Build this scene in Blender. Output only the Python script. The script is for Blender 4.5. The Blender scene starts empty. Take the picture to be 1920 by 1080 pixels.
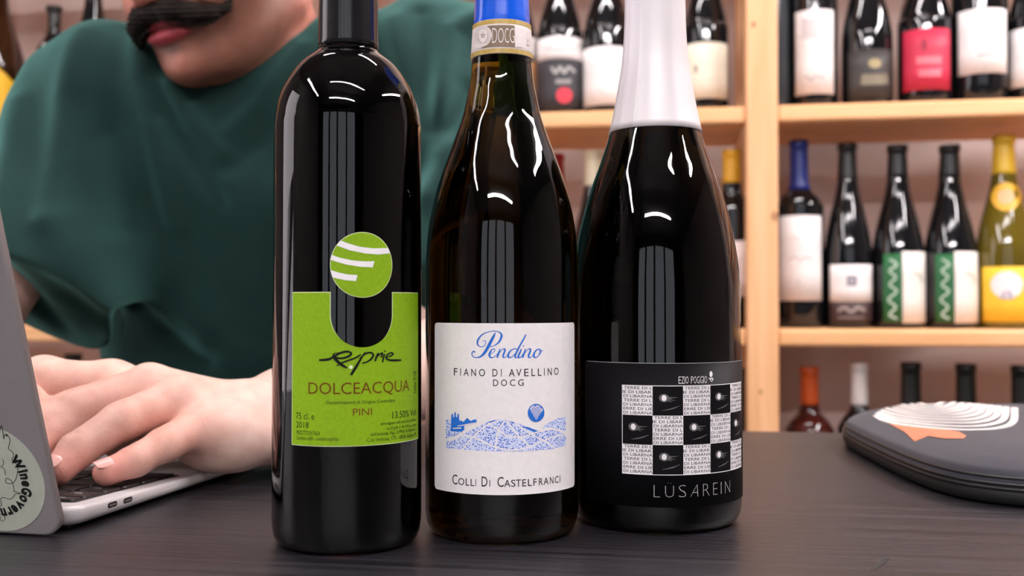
import bpy, bmesh, math, random
import numpy as np
from mathutils import Vector, Matrix
from mathutils.geometry import tessellate_polygon

random.seed(7)
RNG = np.random.default_rng(7)
PI = math.pi
SC = bpy.context.scene
COL = SC.collection

# ------------------------------------------------------------------ camera, light, exposure
TZ = 0.75            # table top above the floor
CH = 0.1202          # lens above the table top
FPX = 1900.0         # focal length in pixels of a 1920 wide picture
PITCH = math.atan(30 / FPX)
TH = math.radians(9)   # the room is turned this much against the view

cam_d = bpy.data.cameras.new('camera')
cam_d.sensor_width = 36
cam_d.lens = 36 * FPX / 1920
cam_d.clip_start = 0.02
cam_d.dof.use_dof = True
cam_d.dof.focus_distance = 0.525
cam_d.dof.aperture_fstop = 8.2
cam = bpy.data.objects.new('camera', cam_d)
COL.objects.link(cam)
cam.location = (0, 0, TZ + CH)
cam.rotation_euler = (PI / 2 + PITCH, 0, 0)
SC.camera = cam

SC.view_settings.view_transform = 'Standard'
SC.view_settings.look = 'None'
SC.view_settings.gamma = 1
SC.view_settings.use_curve_mapping = False
SC.view_settings.exposure = 0.0

world = bpy.data.worlds.new('world')
SC.world = world
world.use_nodes = True
world.node_tree.nodes['Background'].inputs[0].default_value = (0.55, 0.62, 0.75, 1)
world.node_tree.nodes['Background'].inputs[1].default_value = 0.25


def W(u, v, z=0.0):
    """room coordinates (u along the shelves, v into the depth) to world"""
    return Vector((u * math.cos(TH) + v * math.sin(TH), -u * math.sin(TH) + v * math.cos(TH), z))


def link(o, parent=None):
    COL.objects.link(o)
    if parent is not None:
        o.parent = parent
    return o


def tag(o, label=None, cat=None, group=None, kind=None):
    if label: o['label'] = label
    if cat: o['category'] = cat
    if group: o['group'] = group
    if kind: o['kind'] = kind
    return o


LAMP_POWER = 62.0    # brightness of the tube diffusers
DAY_POWER = 1.25      # brightness of the daylight in the shop window


def daylight(name, u, v, z, w, h, aim_u, aim_v, L, col):
    d = bpy.data.lights.new(name, 'AREA')
    d.shape = 'RECTANGLE'
    d.size = w
    d.size_y = h
    d.energy = L * w * h * PI
    d.color = col
    o = link(bpy.data.objects.new(name, d))
    o.location = W(u, v, z)
    o.rotation_euler = (W(aim_u, aim_v, z) - W(u, v, z)).to_track_quat('-Z', 'Y').to_euler()
    return o


# the glazed shop front behind the camera and a side window to the left
for k, (u0, w) in enumerate(((-1.25, 0.62), (-0.45, 0.66), (0.45, 0.8), (1.45, 0.9))):
    daylight('window_daylight', u0, -3.36, 1.45, w, 1.9, u0, 0, DAY_POWER, (0.86, 0.9, 1.0))
daylight('window_daylight', -2.14, 0.3, 1.3, 0.9, 1.7, 0, 0.3, DAY_POWER * 2.4, (1.0, 0.92, 0.96))


# ------------------------------------------------------------------ materials
def new_mat(name):
    m = bpy.data.materials.new(name)
    m.use_nodes = True
    nt = m.node_tree
    return m, nt, nt.nodes['Principled BSDF']


def pmat(name, col, rough=0.5, metal=0.0, var=0.08, scale=60, bump=0.0, spec=0.5, sheen=0, coat=0, stretch=(1, 1, 1), bscale=None):
    """plain surface with a little procedural variation of colour and relief"""
    m, nt, b = new_mat(name)
    tc = nt.nodes.new('ShaderNodeTexCoord')
    mp = nt.nodes.new('ShaderNodeMapping')
    mp.inputs['Scale'].default_value = stretch
    nt.links.new(tc.outputs['Object'], mp.inputs[0])
    n = nt.nodes.new('ShaderNodeTexNoise')
    n.inputs['Scale'].default_value = scale
    n.inputs['Detail'].default_value = 4
    nt.links.new(mp.outputs[0], n.inputs['Vector'])
    r = nt.nodes.new('ShaderNodeValToRGB')
    r.color_ramp.elements[0].position = 0.3
    r.color_ramp.elements[1].position = 0.7
    r.color_ramp.elements[0].color = (*[max(0, c * (1 - var)) for c in col], 1)
    r.color_ramp.elements[1].color = (*[min(1, c * (1 + var)) for c in col], 1)
    nt.links.new(n.outputs[0], r.inputs[0])
    nt.links.new(r.outputs[0], b.inputs['Base Color'])
    b.inputs['Roughness'].default_value = rough
    b.inputs['Metallic'].default_value = metal
    b.inputs['Specular IOR Level'].default_value = spec
    if sheen:
        b.inputs['Sheen Weight'].default_value = sheen
    if coat:
        b.inputs['Coat Weight'].default_value = coat
    if bump:
        n2 = nt.nodes.new('ShaderNodeTexNoise')
        n2.inputs['Scale'].default_value = bscale or scale * 4
        n2.inputs['Detail'].default_value = 3
        nt.links.new(mp.outputs[0], n2.inputs['Vector'])
        bp = nt.nodes.new('ShaderNodeBump')
        bp.inputs['Strength'].default_value = bump
        bp.inputs['Distance'].default_value = 0.001
        nt.links.new(n2.outputs[0], bp.inputs['Height'])
        nt.links.new(bp.outputs[0], b.inputs['Normal'])
    return m


def glass_mat(name, absorb, density):
    m, nt, b = new_mat(name)
    b.inputs['Base Color'].default_value = (1, 1, 1, 1)
    b.inputs['Transmission Weight'].default_value = 1
    b.inputs['Roughness'].default_value = 0.0
    b.inputs['IOR'].default_value = 1.5
    va = nt.nodes.new('ShaderNodeVolumeAbsorption')
    va.inputs['Color'].default_value = (*absorb, 1)
    va.inputs['Density'].default_value = density
    nt.links.new(va.outputs[0], nt.nodes['Material Output'].inputs['Volume'])
    return m


def wood_mat(name, c1, c2, axis=0, rough=0.5):
    m, nt, b = new_mat(name)
    tc = nt.nodes.new('ShaderNodeTexCoord')
    mp = nt.nodes.new('ShaderNodeMapping')
    s = [14, 14, 14]
    s[axis] = 0.9
    mp.inputs['Scale'].default_value = s
    nt.links.new(tc.outputs['Object'], mp.inputs[0])
    n = nt.nodes.new('ShaderNodeTexNoise')
    n.inputs['Scale'].default_value = 3.0
    n.inputs['Detail'].default_value = 6
    n.inputs['Distortion'].default_value = 0.6
    nt.links.new(mp.outputs[0], n.inputs['Vector'])
    r = nt.nodes.new('ShaderNodeValToRGB')
    r.color_ramp.elements[0].position = 0.3
    r.color_ramp.elements[1].position = 0.65
    r.color_ramp.elements[0].color = (*c1, 1)
    r.color_ramp.elements[1].color = (*c2, 1)
    nt.links.new(n.outputs[0], r.inputs[0])
    nt.links.new(r.outputs[0], b.inputs['Base Color'])
    b.inputs['Roughness'].default_value = rough
    return m


def table_mat():
    """black stained ash: open grain lines along the length"""
    m, nt, b = new_mat('black_stained_ash')
    tc = nt.nodes.new('ShaderNodeTexCoord')
    mp = nt.nodes.new('ShaderNodeMapping')
    mp.inputs['Scale'].default_value = (1.2, 75, 75)
    nt.links.new(tc.outputs['Object'], mp.inputs[0])
    n = nt.nodes.new('ShaderNodeTexNoise')
    n.inputs['Scale'].default_value = 2.2
    n.inputs['Detail'].default_value = 7
    n.inputs['Roughness'].default_value = 0.7
    n.inputs['Distortion'].default_value = 0.25
    nt.links.new(mp.outputs[0], n.inputs['Vector'])
    r = nt.nodes.new('ShaderNodeValToRGB')
    r.color_ramp.elements[0].position = 0.35
    r.color_ramp.elements[1].position = 0.72
    r.color_ramp.elements[0].color = (0.004, 0.0037, 0.004, 1)
    r.color_ramp.elements[1].color = (0.027, 0.023, 0.032, 1)
    nt.links.new(n.outputs[0], r.inputs[0])
    nt.links.new(r.outputs[0], b.inputs['Base Color'])
    rr = nt.nodes.new('ShaderNodeMapRange')
    rr.inputs['To Min'].default_value = 0.27
    rr.inputs['To Max'].default_value = 0.45
    nt.links.new(n.outputs[0], rr.inputs[0])
    nt.links.new(rr.outputs[0], b.inputs['Roughness'])
    b.inputs['Specular IOR Level'].default_value = 0.8
    bp = nt.nodes.new('ShaderNodeBump')
    bp.inputs['Strength'].default_value = 0.8
    bp.inputs['Distance'].default_value = 0.0009
    nt.links.new(n.outputs[0], bp.inputs['Height'])
    nt.links.new(bp.outputs[0], b.inputs['Normal'])
    return m


def stipple_mat(name, paper, ink, scale, thr):
    """flat print: scattered dots of ink on paper"""
    m, nt, b = new_mat(name)
    tc = nt.nodes.new('ShaderNodeTexCoord')
    v = nt.nodes.new('ShaderNodeTexVoronoi')
    v.inputs['Scale'].default_value = scale
    nt.links.new(tc.outputs['Object'], v.inputs['Vector'])
    r = nt.nodes.new('ShaderNodeValToRGB')
    r.color_ramp.elements[0].position = thr
    r.color_ramp.elements[1].position = thr + 0.12
    r.color_ramp.elements[0].color = (*ink, 1)
    r.color_ramp.elements[1].color = (*paper, 1)
    nt.links.new(v.outputs['Distance'], r.inputs[0])
    nt.links.new(r.outputs[0], b.inputs['Base Color'])
    b.inputs['Roughness'].default_value = 0.6
    return m


def tint_mat(name, rough=0.5, sss=0.0, bump=0.15, bscale=900, spec=0.4, coat=0):
    """colour comes from the mesh's own tint attribute, broken up by noise"""
    m, nt, b = new_mat(name)
    at = nt.nodes.new('ShaderNodeAttribute')
    at.attribute_name = 'tint'
    tc = nt.nodes.new('ShaderNodeTexCoord')
    n = nt.nodes.new('ShaderNodeTexNoise')
    n.inputs['Scale'].default_value = 90
    n.inputs['Detail'].default_value = 5
    nt.links.new(tc.outputs['Object'], n.inputs['Vector'])
    r = nt.nodes.new('ShaderNodeValToRGB')
    r.color_ramp.elements[0].position = 0.3
    r.color_ramp.elements[1].position = 0.7
    r.color_ramp.elements[0].color = (0.9, 0.82, 0.8, 1)
    r.color_ramp.elements[1].color = (1.06, 1.06, 1.06, 1)
    nt.links.new(n.outputs[0], r.inputs[0])
    mx = nt.nodes.new('ShaderNodeMix')
    mx.data_type = 'RGBA'
    mx.blend_type = 'MULTIPLY'
    mx.inputs[0].default_value = 1
    nt.links.new(at.outputs['Color'], mx.inputs[6])
    nt.links.new(r.outputs[0], mx.inputs[7])
    nt.links.new(mx.outputs[2], b.inputs['Base Color'])
    b.inputs['Roughness'].default_value = rough
    b.inputs['Specular IOR Level'].default_value = spec
    if sss:
        b.inputs['Subsurface Weight'].default_value = sss
        b.inputs['Subsurface Radius'].default_value = (0.006, 0.0025, 0.0015)
        b.inputs['Subsurface Scale'].default_value = 1.0
    if bump:
        n2 = nt.nodes.new('ShaderNodeTexNoise')
        n2.inputs['Scale'].default_value = bscale
        n2.inputs['Detail'].default_value = 3
        nt.links.new(tc.outputs['Object'], n2.inputs['Vector'])
        bp = nt.nodes.new('ShaderNodeBump')
        bp.inputs['Strength'].default_value = bump
        bp.inputs['Distance'].default_value = 0.0006
        nt.links.new(n2.outputs[0], bp.inputs['Height'])
        nt.links.new(bp.outputs[0], b.inputs['Normal'])
    return m


def emit_mat(name, col, strength):
    m, nt, b = new_mat(name)
    b.inputs['Base Color'].default_value = (0.9, 0.9, 0.9, 1)
    b.inputs['Emission Color'].default_value = (*col, 1)
    b.inputs['Emission Strength'].default_value = strength
    return m


# ------------------------------------------------------------------ mesh helpers
def mesh_obj(name, verts, faces, mat, parent=None, smooth=True, mats=None, midx=None):
    me = bpy.data.meshes.new(name)
    me.from_pydata([tuple(v) for v in verts], [], faces)
    if mats:
        for q in mats: me.materials.append(q)
        me.polygons.foreach_set('material_index', midx)
    elif mat is not None:
        me.materials.append(mat)
    if smooth:
        me.polygons.foreach_set('use_smooth', [True] * len(me.polygons))
    me.update()
    return link(bpy.data.objects.new(name, me), parent)


def bm_obj(name, bm, mat, parent=None, smooth=False):
    me = bpy.data.meshes.new(name)
    bm.to_mesh(me)
    bm.free()
    if mat is not None:
        me.materials.append(mat)
    if smooth:
        me.polygons.foreach_set('use_smooth', [True] * len(me.polygons))
    return link(bpy.data.objects.new(name, me), parent)


def box_bm(bm, x0, x1, y0, y1, z0, z1):
    vs = [bm.verts.new(p) for p in ((x0, y0, z0), (x1, y0, z0), (x1, y1, z0), (x0, y1, z0), (x0, y0, z1), (x1, y0, z1), (x1, y1, z1), (x0, y1, z1))]
    for f in ((0, 3, 2, 1), (4, 5, 6, 7), (0, 1, 5, 4), (1, 2, 6, 5), (2, 3, 7, 6), (3, 0, 4, 7)):
        bm.faces.new([vs[i] for i in f])
    return vs


def box(name, x0, x1, y0, y1, z0, z1, mat, parent=None, bevel=0.0, seg=2):
    bm = bmesh.new()
    box_bm(bm, x0, x1, y0, y1, z0, z1)
    if bevel:
        bmesh.ops.bevel(bm, geom=list(bm.edges), offset=bevel, segments=seg, affect='EDGES', profile=0.5)
    return bm_obj(name, bm, mat, parent)


def empty(name, loc, rz=0.0):
    o = bpy.data.objects.new(name, None)
    o.empty_display_size = 0.05
    link(o)
    o.location = loc
    o.rotation_euler = (0, 0, rz)
    return o


def catmull(pts, n=8):
    pts = [np.array(p, float) for p in pts]
    out = []
    for i in range(len(pts) - 1):
        p0 = pts[i - 1] if i else 2 * pts[0] - pts[1]
        p1, p2 = pts[i], pts[i + 1]
        p3 = pts[i + 2] if i + 2 < len(pts) else 2 * p2 - p1
        for t in np.linspace(0, 1, n, endpoint=False):
            out.append(0.5 * (2 * p1 + (p2 - p0) * t + (2 * p0 - 5 * p1 + 4 * p2 - p3) * t * t + (3 * p1 - p0 - 3 * p2 + p3) * t ** 3))
    out.append(pts[-1])
    return out


def lathe_data(prof, seg=64, wob=None):
    """profile [(r, z)] bottom to top; closes on the axis where r is 0"""
    V, F = [], []
    rings = []
    for r, z in prof:
        if r < 1e-6:
            rings.append([len(V)])
            V.append((0, 0, z))
        else:
            ring = []
            for k in range(seg):
                a = 2 * PI * k / seg
                rr = r + (wob(a, z) if wob else 0)
                ring.append(len(V))
                V.append((rr * math.sin(a), -rr * math.cos(a), z))
            rings.append(ring)
    for A, B in zip(rings, rings[1:]):
        for k in range(seg):
            k2 = (k + 1) % seg
            if len(A) == 1 and len(B) == 1:
                continue
            if len(A) == 1:
                F.append((A[0], B[k2], B[k]))
            elif len(B) == 1:
                F.append((A[k], A[k2], B[0]))
            else:
                F.append((A[k], A[k2], B[k2], B[k]))
    return V, F


def lathe(name, prof, mat, parent=None, seg=64, wob=None):
    V, F = lathe_data(prof, seg, wob)
    return mesh_obj(name, V, F, mat, parent)


def tube_data(path, radii, seg=8, closed=False):
    path = [Vector(p) for p in path]
    if not hasattr(radii, '__len__'):
        radii = [radii] * len(path)
    V, F = [], []
    up = Vector((0.13, 0.21, 1)).normalized()
    n = len(path)
    for i, p in enumerate(path):
        t = (path[(i + 1) % n] - path[i - 1]) if closed else (path[min(i + 1, n - 1)] - path[max(i - 1, 0)])
        t.normalize()
        s = t.cross(up)
        if s.length < 1e-4:
            s = t.cross(Vector((1, 0, 0)))
        s.normalize()
        q = s.cross(t)
        for k in range(seg):
            a = 2 * PI * k / seg
            V.append(p + radii[i] * (math.cos(a) * s + math.sin(a) * q))
    for i in range(n if closed else n - 1):
        j = (i + 1) % n
        for k in range(seg):
            k2 = (k + 1) % seg
            F.append((i * seg + k, i * seg + k2, j * seg + k2, j * seg + k))
    if not closed:
        F.append(tuple(range(seg))[::-1])
        F.append(tuple((n - 1) * seg + k for k in range(seg)))
    return V, F


class Bag:
    """collects several pieces of one print or one part into one mesh"""
    def __init__(self):
        self.V, self.F = [], []

    def add(self, V, F):
        o = len(self.V)
        self.V += list(V)
        self.F += [tuple(i + o for i in f) for f in F]
        return self

    def build(self, name, mat, parent=None, smooth=True):
        return mesh_obj(name, self.V, self.F, mat, parent, smooth)


# ------------------------------------------------------------------ picture measurements -> places in the room
def ray(px, py):
    x, y = (px - 960) / FPX, -(py - 540) / FPX
    c, s = math.cos(PITCH), math.sin(PITCH)
    return Vector((x, c - y * s, s + y * c))


def P(px, py, Y):
    """point at depth Y seen at this pixel; z counts from the table top"""
    d = ray(px, py)
    return Vector((0, 0, CH)) + d * (Y / d.y)


def ribbon2d(pts, widths, n=6):
    """a pen stroke as a strip in 2D"""
    if not hasattr(widths, '__len__'):
        widths = [widths] * len(pts)
    q = catmull([(p[0], p[1], w) for p, w in zip(pts, widths)], n)
    V, F = [], []
    for i, p in enumerate(q):
        t = q[min(i + 1, len(q) - 1)] - q[max(i - 1, 0)]
        l = math.hypot(t[0], t[1]) or 1
        nx, ny = -t[1] / l, t[0] / l
        w = abs(p[2]) / 2
        V += [(p[0] + nx * w, p[1] + ny * w), (p[0] - nx * w, p[1] - ny * w)]
    for i in range(len(q) - 1):
        F.append((2 * i, 2 * i + 1, 2 * i + 3, 2 * i + 2))
    return V, F


def refine2d(V, F, lim):
    """split long triangles so that the shape can follow a round body"""
    V, mid = list(V), {}
    todo, done = [tuple(f) for f in F], []
    while todo:
        f = todo.pop()
        if len(f) != 3:
            done.append(f)
            continue
        e = [(math.hypot(V[f[i]][0] - V[f[(i + 1) % 3]][0], V[f[i]][1] - V[f[(i + 1) % 3]][1]), i) for i in range(3)]
        l, i = max(e)
        if l < lim:
            done.append(f)
            continue
        a, b, c = f[i], f[(i + 1) % 3], f[(i + 2) % 3]
        k = (min(a, b), max(a, b))
        if k not in mid:
            mid[k] = len(V)
            V.append(((V[a][0] + V[b][0]) / 2, (V[a][1] + V[b][1]) / 2))
        m = mid[k]
        todo += [(a, m, c), (m, b, c)]
    return V, done


def poly2d(pts, step=6.0):
    out = []
    for a, b in zip(pts, pts[1:] + pts[:1]):
        l = math.hypot(b[0] - a[0], b[1] - a[1])
        k = max(1, int(l / step))
        for i in range(k):
            out.append((a[0] + (b[0] - a[0]) * i / k, a[1] + (b[1] - a[1]) * i / k))
    tris = [tuple(t) for t in tessellate_polygon([[Vector((x, y, 0)) for x, y in out]])]
    return refine2d(out, tris, step * 1.6)


_text_cache = {}


def text2d(s, shear=0.0, weight=0.0, space=1.0):
    """flat letter mesh of the built-in font, scaled to a unit box"""
    key = (s, shear, weight, space)
    if key not in _text_cache:
        cu = bpy.data.curves.new('lettering_curve', 'FONT')
        cu.body = s
        cu.shear = shear
        cu.offset = weight
        cu.space_character = space
        cu.resolution_u = 3
        o = bpy.data.objects.new('lettering_curve', cu)
        COL.objects.link(o)
        dg = bpy.context.evaluated_depsgraph_get()
        dg.update()
        me = bpy.data.meshes.new_from_object(o.evaluated_get(dg))
        V = np.array([v.co[:2] for v in me.vertices], float)
        F = [tuple(p.vertices) for p in me.polygons]
        bpy.data.objects.remove(o)
        bpy.data.curves.remove(cu)
        bpy.data.meshes.remove(me)
        lo, hi = V.min(0), V.max(0)
        _text_cache[key] = ((V - lo) / (hi - lo), F, (hi[0] - lo[0]) / (hi[1] - lo[1]))
    return _text_cache[key]

# ------------------------------------------------------------------ the room
M_WALL = pmat('wall_plaster', (0.74, 0.62, 0.58), 0.9, var=0.04, scale=9, bump=0.15, bscale=120)
M_CEIL = pmat('ceiling_plaster', (0.12, 0.11, 0.115), 0.9, var=0.03, scale=9)
M_FLOOR = pmat('floor_concrete', (0.07, 0.06, 0.06), 0.6, var=0.15, scale=6)
M_DARKWALL = pmat('shop_dark_wall', (0.010, 0.009, 0.011), 0.9, var=0.1, scale=7)
M_SIDE = pmat('shop_side_wall', (0.16, 0.14, 0.14), 0.85, var=0.05, scale=9)
M_FRAME = pmat('window_frame_paint', (0.05, 0.05, 0.055), 0.5)
M_PINE = wood_mat('pine_wood', (0.74, 0.37, 0.15), (0.9, 0.50, 0.245), 0, 0.5)
M_PINE_V = wood_mat('pine_wood_upright', (0.76, 0.39, 0.17), (0.9, 0.50, 0.26), 2, 0.5)
M_KNOT = pmat('pine_knot', (0.42, 0.2, 0.08), 0.6)
UL, UR, VF, VB, HC = -2.2, 3.2, -3.4, 2.07, 2.75


def rbox(name, u0, u1, v0, v1, z0, z1, mat, bevel=0.0, parent=None):
    o = box(name, u0, u1, v0, v1, z0, z1, mat, parent, bevel)
    if parent is None:
        o.rotation_euler = (0, 0, -TH)
    return o


tag(rbox('floor', UL - .1, UR + .1, VF - .1, VB + .1, -0.1, 0, M_FLOOR), kind='structure')
tag(rbox('ceiling', UL - .1, UR + .1, VF - .1, VB + .1, HC, HC + 0.1, M_CEIL), kind='structure')
tag(rbox('wall_back', UL - .1, UR + .1, VB, VB + 0.1, 0, HC, M_WALL), kind='structure')
tag(rbox('wall_left', UL - .1, UL, VF - .1, VB, 0, HC, M_SIDE), kind='structure')
tag(rbox('wall_right', UR, UR + .1, VF - .1, VB, 0, HC, M_SIDE), kind='structure')
tag(rbox('wall_front', UL - .1, UR + .1, VF - .1, VF, 0, HC, M_DARKWALL), kind='structure')


def window(n, cu, cv, cz, w, h, side):
    root = empty('window_%d' % n, W(cu, cv, cz), -TH + (PI / 2 if side else 0))
    tag(root, kind='structure')
    t = 0.04
    bm = bmesh.new()
    for x0, x1, z0, z1 in ((-w / 2 - t, -w / 2, -h / 2 - t, h / 2 + t), (w / 2, w / 2 + t, -h / 2 - t, h / 2 + t), (-w / 2, w / 2, -h / 2 - t, -h / 2), (-w / 2, w / 2, h / 2, h / 2 + t)):
        box_bm(bm, x0, x1, -0.03, 0.03, z0, z1)
    bm_obj('window_frame', bm, M_FRAME, root)


for k, (u0, w) in enumerate(((-1.25, 0.62), (-0.45, 0.66), (0.45, 0.8), (1.45, 0.9))):
    window(k + 1, u0, -3.36, 1.45, w, 1.9, False)
window(5, -2.16, 0.3, 1.3, 0.9, 1.7, True)

M_HOUSE = pmat('lamp_housing', (0.75, 0.75, 0.75), 0.4)


def ceiling_lamp(u, v, z, length, rz, power, label, width=0.06):
    root = empty('ceiling_lamp', W(u, v, z), -TH + rz)
    tag(root, label, 'lamp', 'tube lamps under the ceiling')
    box('housing', -length / 2 - .02, length / 2 + .02, -width / 2 - .01, width / 2 + .01, 0, 0.05, M_HOUSE, root, 0.004)
    m = emit_mat('lit_diffuser', (1.0, 0.93, 0.935), LAMP_POWER * power)
    box('diffuser', -length / 2, length / 2, -width / 2, width / 2, -0.035, -0.002, m, root, 0.008)
    for x in (-length / 3, length / 3):
        box('hanger', x - .003, x + .003, -.003, .003, 0.0502, HC - z - .0005, M_HOUSE, root)


LAMPS = [(0.2, -0.5, 2.35, 1.5, 0, .55, 'lit tube lamp hanging across the room just behind the table'),
         (0.2, -1.8, 2.4, 1.8, 0, 2.4, 'lit tube lamp hanging across the room near the shop front'),
         (1.3, 1.0, 2.0, 1.5, PI / 2, 2.1, 'lit tube lamp hanging lengthwise over the sleeve end of the table'),
         (-0.2, 0.98, 2.4, 1.4, 0, 0.95, 'lit tube lamp hanging across the room in front of the bottle shelves'),
         (-1.35, -0.5, 2.3, 1.5, PI / 2, 1.0, 'lit tube lamp hanging lengthwise over the laptop end of the table')]
for a in LAMPS:
    ceiling_lamp(*a)

# ------------------------------------------------------------------ shelving along the back wall
SH_F, SH_B = 1.745, 2.045
LV = {'a': 0.4545, 'b': 0.0785, 'c': -0.2975, 'd': -0.6735, 't': 0.8305}
POSTS = (-2.0, -1.51, -0.681, 0.149, 0.979, 1.8)
shelf = empty('shelving_unit', W(0, 0, 0), -TH)
tag(shelf, 'pale pine shelving unit full of wine bottles along the back wall', 'shelf')
for u in POSTS:
    for v in (SH_F - 0.004, SH_B - 0.04):
        box('shelf_post', u - .0262, u + .0262, v, v + .042, 0, 2.2, M_PINE_V, shelf, 0.004)
for (px, py, r) in ((1413, 46, .004), (1461, 405, .006), (1426, 735, .003)):
    d = ray(px, py)
    Y = (SH_F - 0.0045) / ((d.x / d.y) * math.sin(TH) + math.cos(TH))
    q = P(px, py, Y)
    u = q.x * math.cos(TH) - q.y * math.sin(TH)
    u = min(max(u, 0.149 - .02), 0.149 + .02)
    ring = [(u + r * math.cos(t), SH_F - 0.0046, q.z + TZ + 1.4 * r * math.sin(t)) for t in np.linspace(0, 2 * PI, 14, endpoint=False)]
    mesh_obj('knot', ring, [tuple(range(14))], M_KNOT, shelf, False)
for zt in LV.values():
    for ua, ub in zip(POSTS, POSTS[1:]):
        box('shelf_board', ua + .0264, ub - .0264, SH_F, SH_B - 0.042, TZ + zt - .029, TZ + zt, M_PINE, shelf, 0.0055, 3)

# ------------------------------------------------------------------ the table
table = empty('table', W(0, 0, 0), -TH)
tag(table, 'black stained wooden table with open grain under bottles and laptop', 'table')
M_TABLE = table_mat()
T0, T1, TU0, TU1 = 0.06, 0.985, -1.15, 1.05
box('tabletop', TU0, TU1, T0, T1, TZ - .03, TZ, M_TABLE, table, 0.002)
for u in (TU0 + .06, TU1 - .06):
    for v in (T0 + .06, T1 - .06):
        box('leg', u - .03, u + .03, v - .03, v + .03, 0, TZ - .0302, M_TABLE, table, 0.002)
M_NICK = pmat('table_nick', (0.02, 0.017, 0.015), 0.8)
V, F = poly2d([(1640, 1062), (1652, 1048), (1668, 1047), (1660, 1056), (1648, 1064), (1640, 1070), (1630, 1068)], 4)
pts = []
for x, y in V:
    d = ray(x, y)
    q = Vector((0, 0, CH)) + d * (-CH / d.z)
    pts.append((q.x * math.cos(TH) - q.y * math.sin(TH), q.x * math.sin(TH) + q.y * math.cos(TH), TZ + 0.0002))
mesh_obj('scuff', pts, F, M_NICK, table, False)


# ------------------------------------------------------------------ bottles: shared geometry
class Cyl:
    """a turned body standing at (cx, cy); prints are laid onto it from measured picture points"""
    def __init__(s, cx, cy, base, prof):
        s.cx, s.cy, s.base = cx, cy, base
        s.prof = prof
        z = np.array([p[1] for p in prof])
        r = np.array([p[0] for p in prof])
        k = np.argsort(z, kind='stable')
        s.zz, s.rr = z[k], r[k]

    def rad(s, z):
        return float(np.interp(z, s.zz, s.rr))

    def at_px(s, px, py):
        """angle and height of the point of the wall seen at a pixel (angle 0 looks along -Y)"""
        d = ray(px, py)
        Y = s.cy
        for _ in range(5):
            z = CH + d.z / d.y * Y
            r = s.rad(z - s.base)
            k = d.x / d.y
            A, B, C = 1 + k * k, -2 * (k * s.cx + s.cy), s.cx ** 2 + s.cy ** 2 - r * r
            D = B * B - 4 * A * C
            Y = (-B - math.sqrt(max(D, 0))) / (2 * A)
        return math.atan2(k * Y - s.cx, s.cy - Y), CH + d.z / d.y * Y - s.base

    def pt(s, a, z, off):
        r = s.rad(z) + off
        return (r * math.sin(a), -r * math.cos(a), z)

    def sheet(s, a0, a1, zb, zt, off, na=24, nz=1, under=None):
        """zb, zt: heights or functions of the angle; with a thin turned-in rim so that it reads as paper"""
        V, F = [], []
        fb = zb if callable(zb) else (lambda a: zb)
        ft = zt if callable(zt) else (lambda a: zt)
        for a in np.linspace(a0, a1, na + 1):
            for z in np.linspace(fb(a), ft(a), nz + 1):
                V.append(s.pt(a, z, off))
        w = nz + 1
        for i in range(na):
            for j in range(nz):
                F.append((i * w + j, (i + 1) * w + j, (i + 1) * w + j + 1, i * w + j + 1))
        if under is not None:
            rim = [i * w for i in range(na + 1)] + [na * w + j for j in range(1, w)] + [i * w + nz for i in range(na - 1, -1, -1)] + [j for j in range(nz - 1, 0, -1)]
            n0 = len(V)
            for i in rim:
                x, y, z = V[i]
                l = math.hypot(x, y)
                f = (l - off + under) / l
                V.append((x * f, y * f, z))
            m = len(rim)
            for i in range(m):
                F.append((rim[i], n0 + i, n0 + (i + 1) % m, rim[(i + 1) % m]))
        return V, F

    def lay_px(s, VF, off):
        """2D shape in picture pixels laid onto the wall"""
        V, F = VF
        out = [s.pt(*s.at_px(x, y), off) for x, y in V]
        return out, F

    def text(s, string, x0, y0, x1, y1, off, shear=0, weight=0.0, space=1.0, flat=None):
        """letters filling the picture box (x0,y0)-(x1,y1), y0 the upper edge; lines run level round the body"""
        V, F, _ = text2d(string, shear, weight, space)
        a0 = s.at_px(x0, (y0 + y1) / 2)[0]
        a1 = s.at_px(x1, (y0 + y1) / 2)[0]
        xm = (x0 + x1) / 2 if flat is None else flat
        zt, zb = s.at_px(xm, y0)[1], s.at_px(xm, y1)[1]
        return [s.pt(a0 + (a1 - a0) * x, zb + (zt - zb) * y, off) for x, y in V], F

    def wrap_text(s, string, a0, a1, zb, zt, off, weight=0.0, space=1.0):
        V, F, _ = text2d(string, 0, weight, space)
        return [s.pt(a0 + (a1 - a0) * x, zb + (zt - zb) * y, off) for x, y in V], F


STYLES = {
    'bordeaux': [(0, 0), (.9, 0), (1, .015), (1, .60), (.97, .64), (.80, .69), (.55, .725), (.42, .755), (.38, .80), (.36, .96), (.39, .965), (.39, 1.0), (0, 1.0)],
    'burgundy': [(0, 0), (.9, 0), (1, .015), (1, .44), (.95, .50), (.78, .60), (.58, .69), (.45, .765), (.38, .83), (.355, .96), (.385, .965), (.385, 1.0), (0, 1.0)],
    'sloped': [(0, 0), (.9, 0), (1, .015), (1, .36), (.93, .47), (.73, .60), (.53, .71), (.40, .82), (.345, .96), (.375, .965), (.375, 1.0), (0, 1.0)],
    'squat': [(0, 0), (.9, 0), (1, .02), (1, .50), (.96, .58), (.80, .67), (.52, .74), (.36, .79), (.3, .85), (.3, .955), (.4, .96), (.4, 1.0), (0, 1.0)],
}
_bgm = {}


def cmat(col, rough=0.5, coat=0.0, key=''):
    k = (col, rough, coat)
    if k not in _bgm:
        _bgm[k] = pmat('print_%d' % len(_bgm), col, rough, var=0.05, scale=120, coat=coat)
    return _bgm[k]


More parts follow.
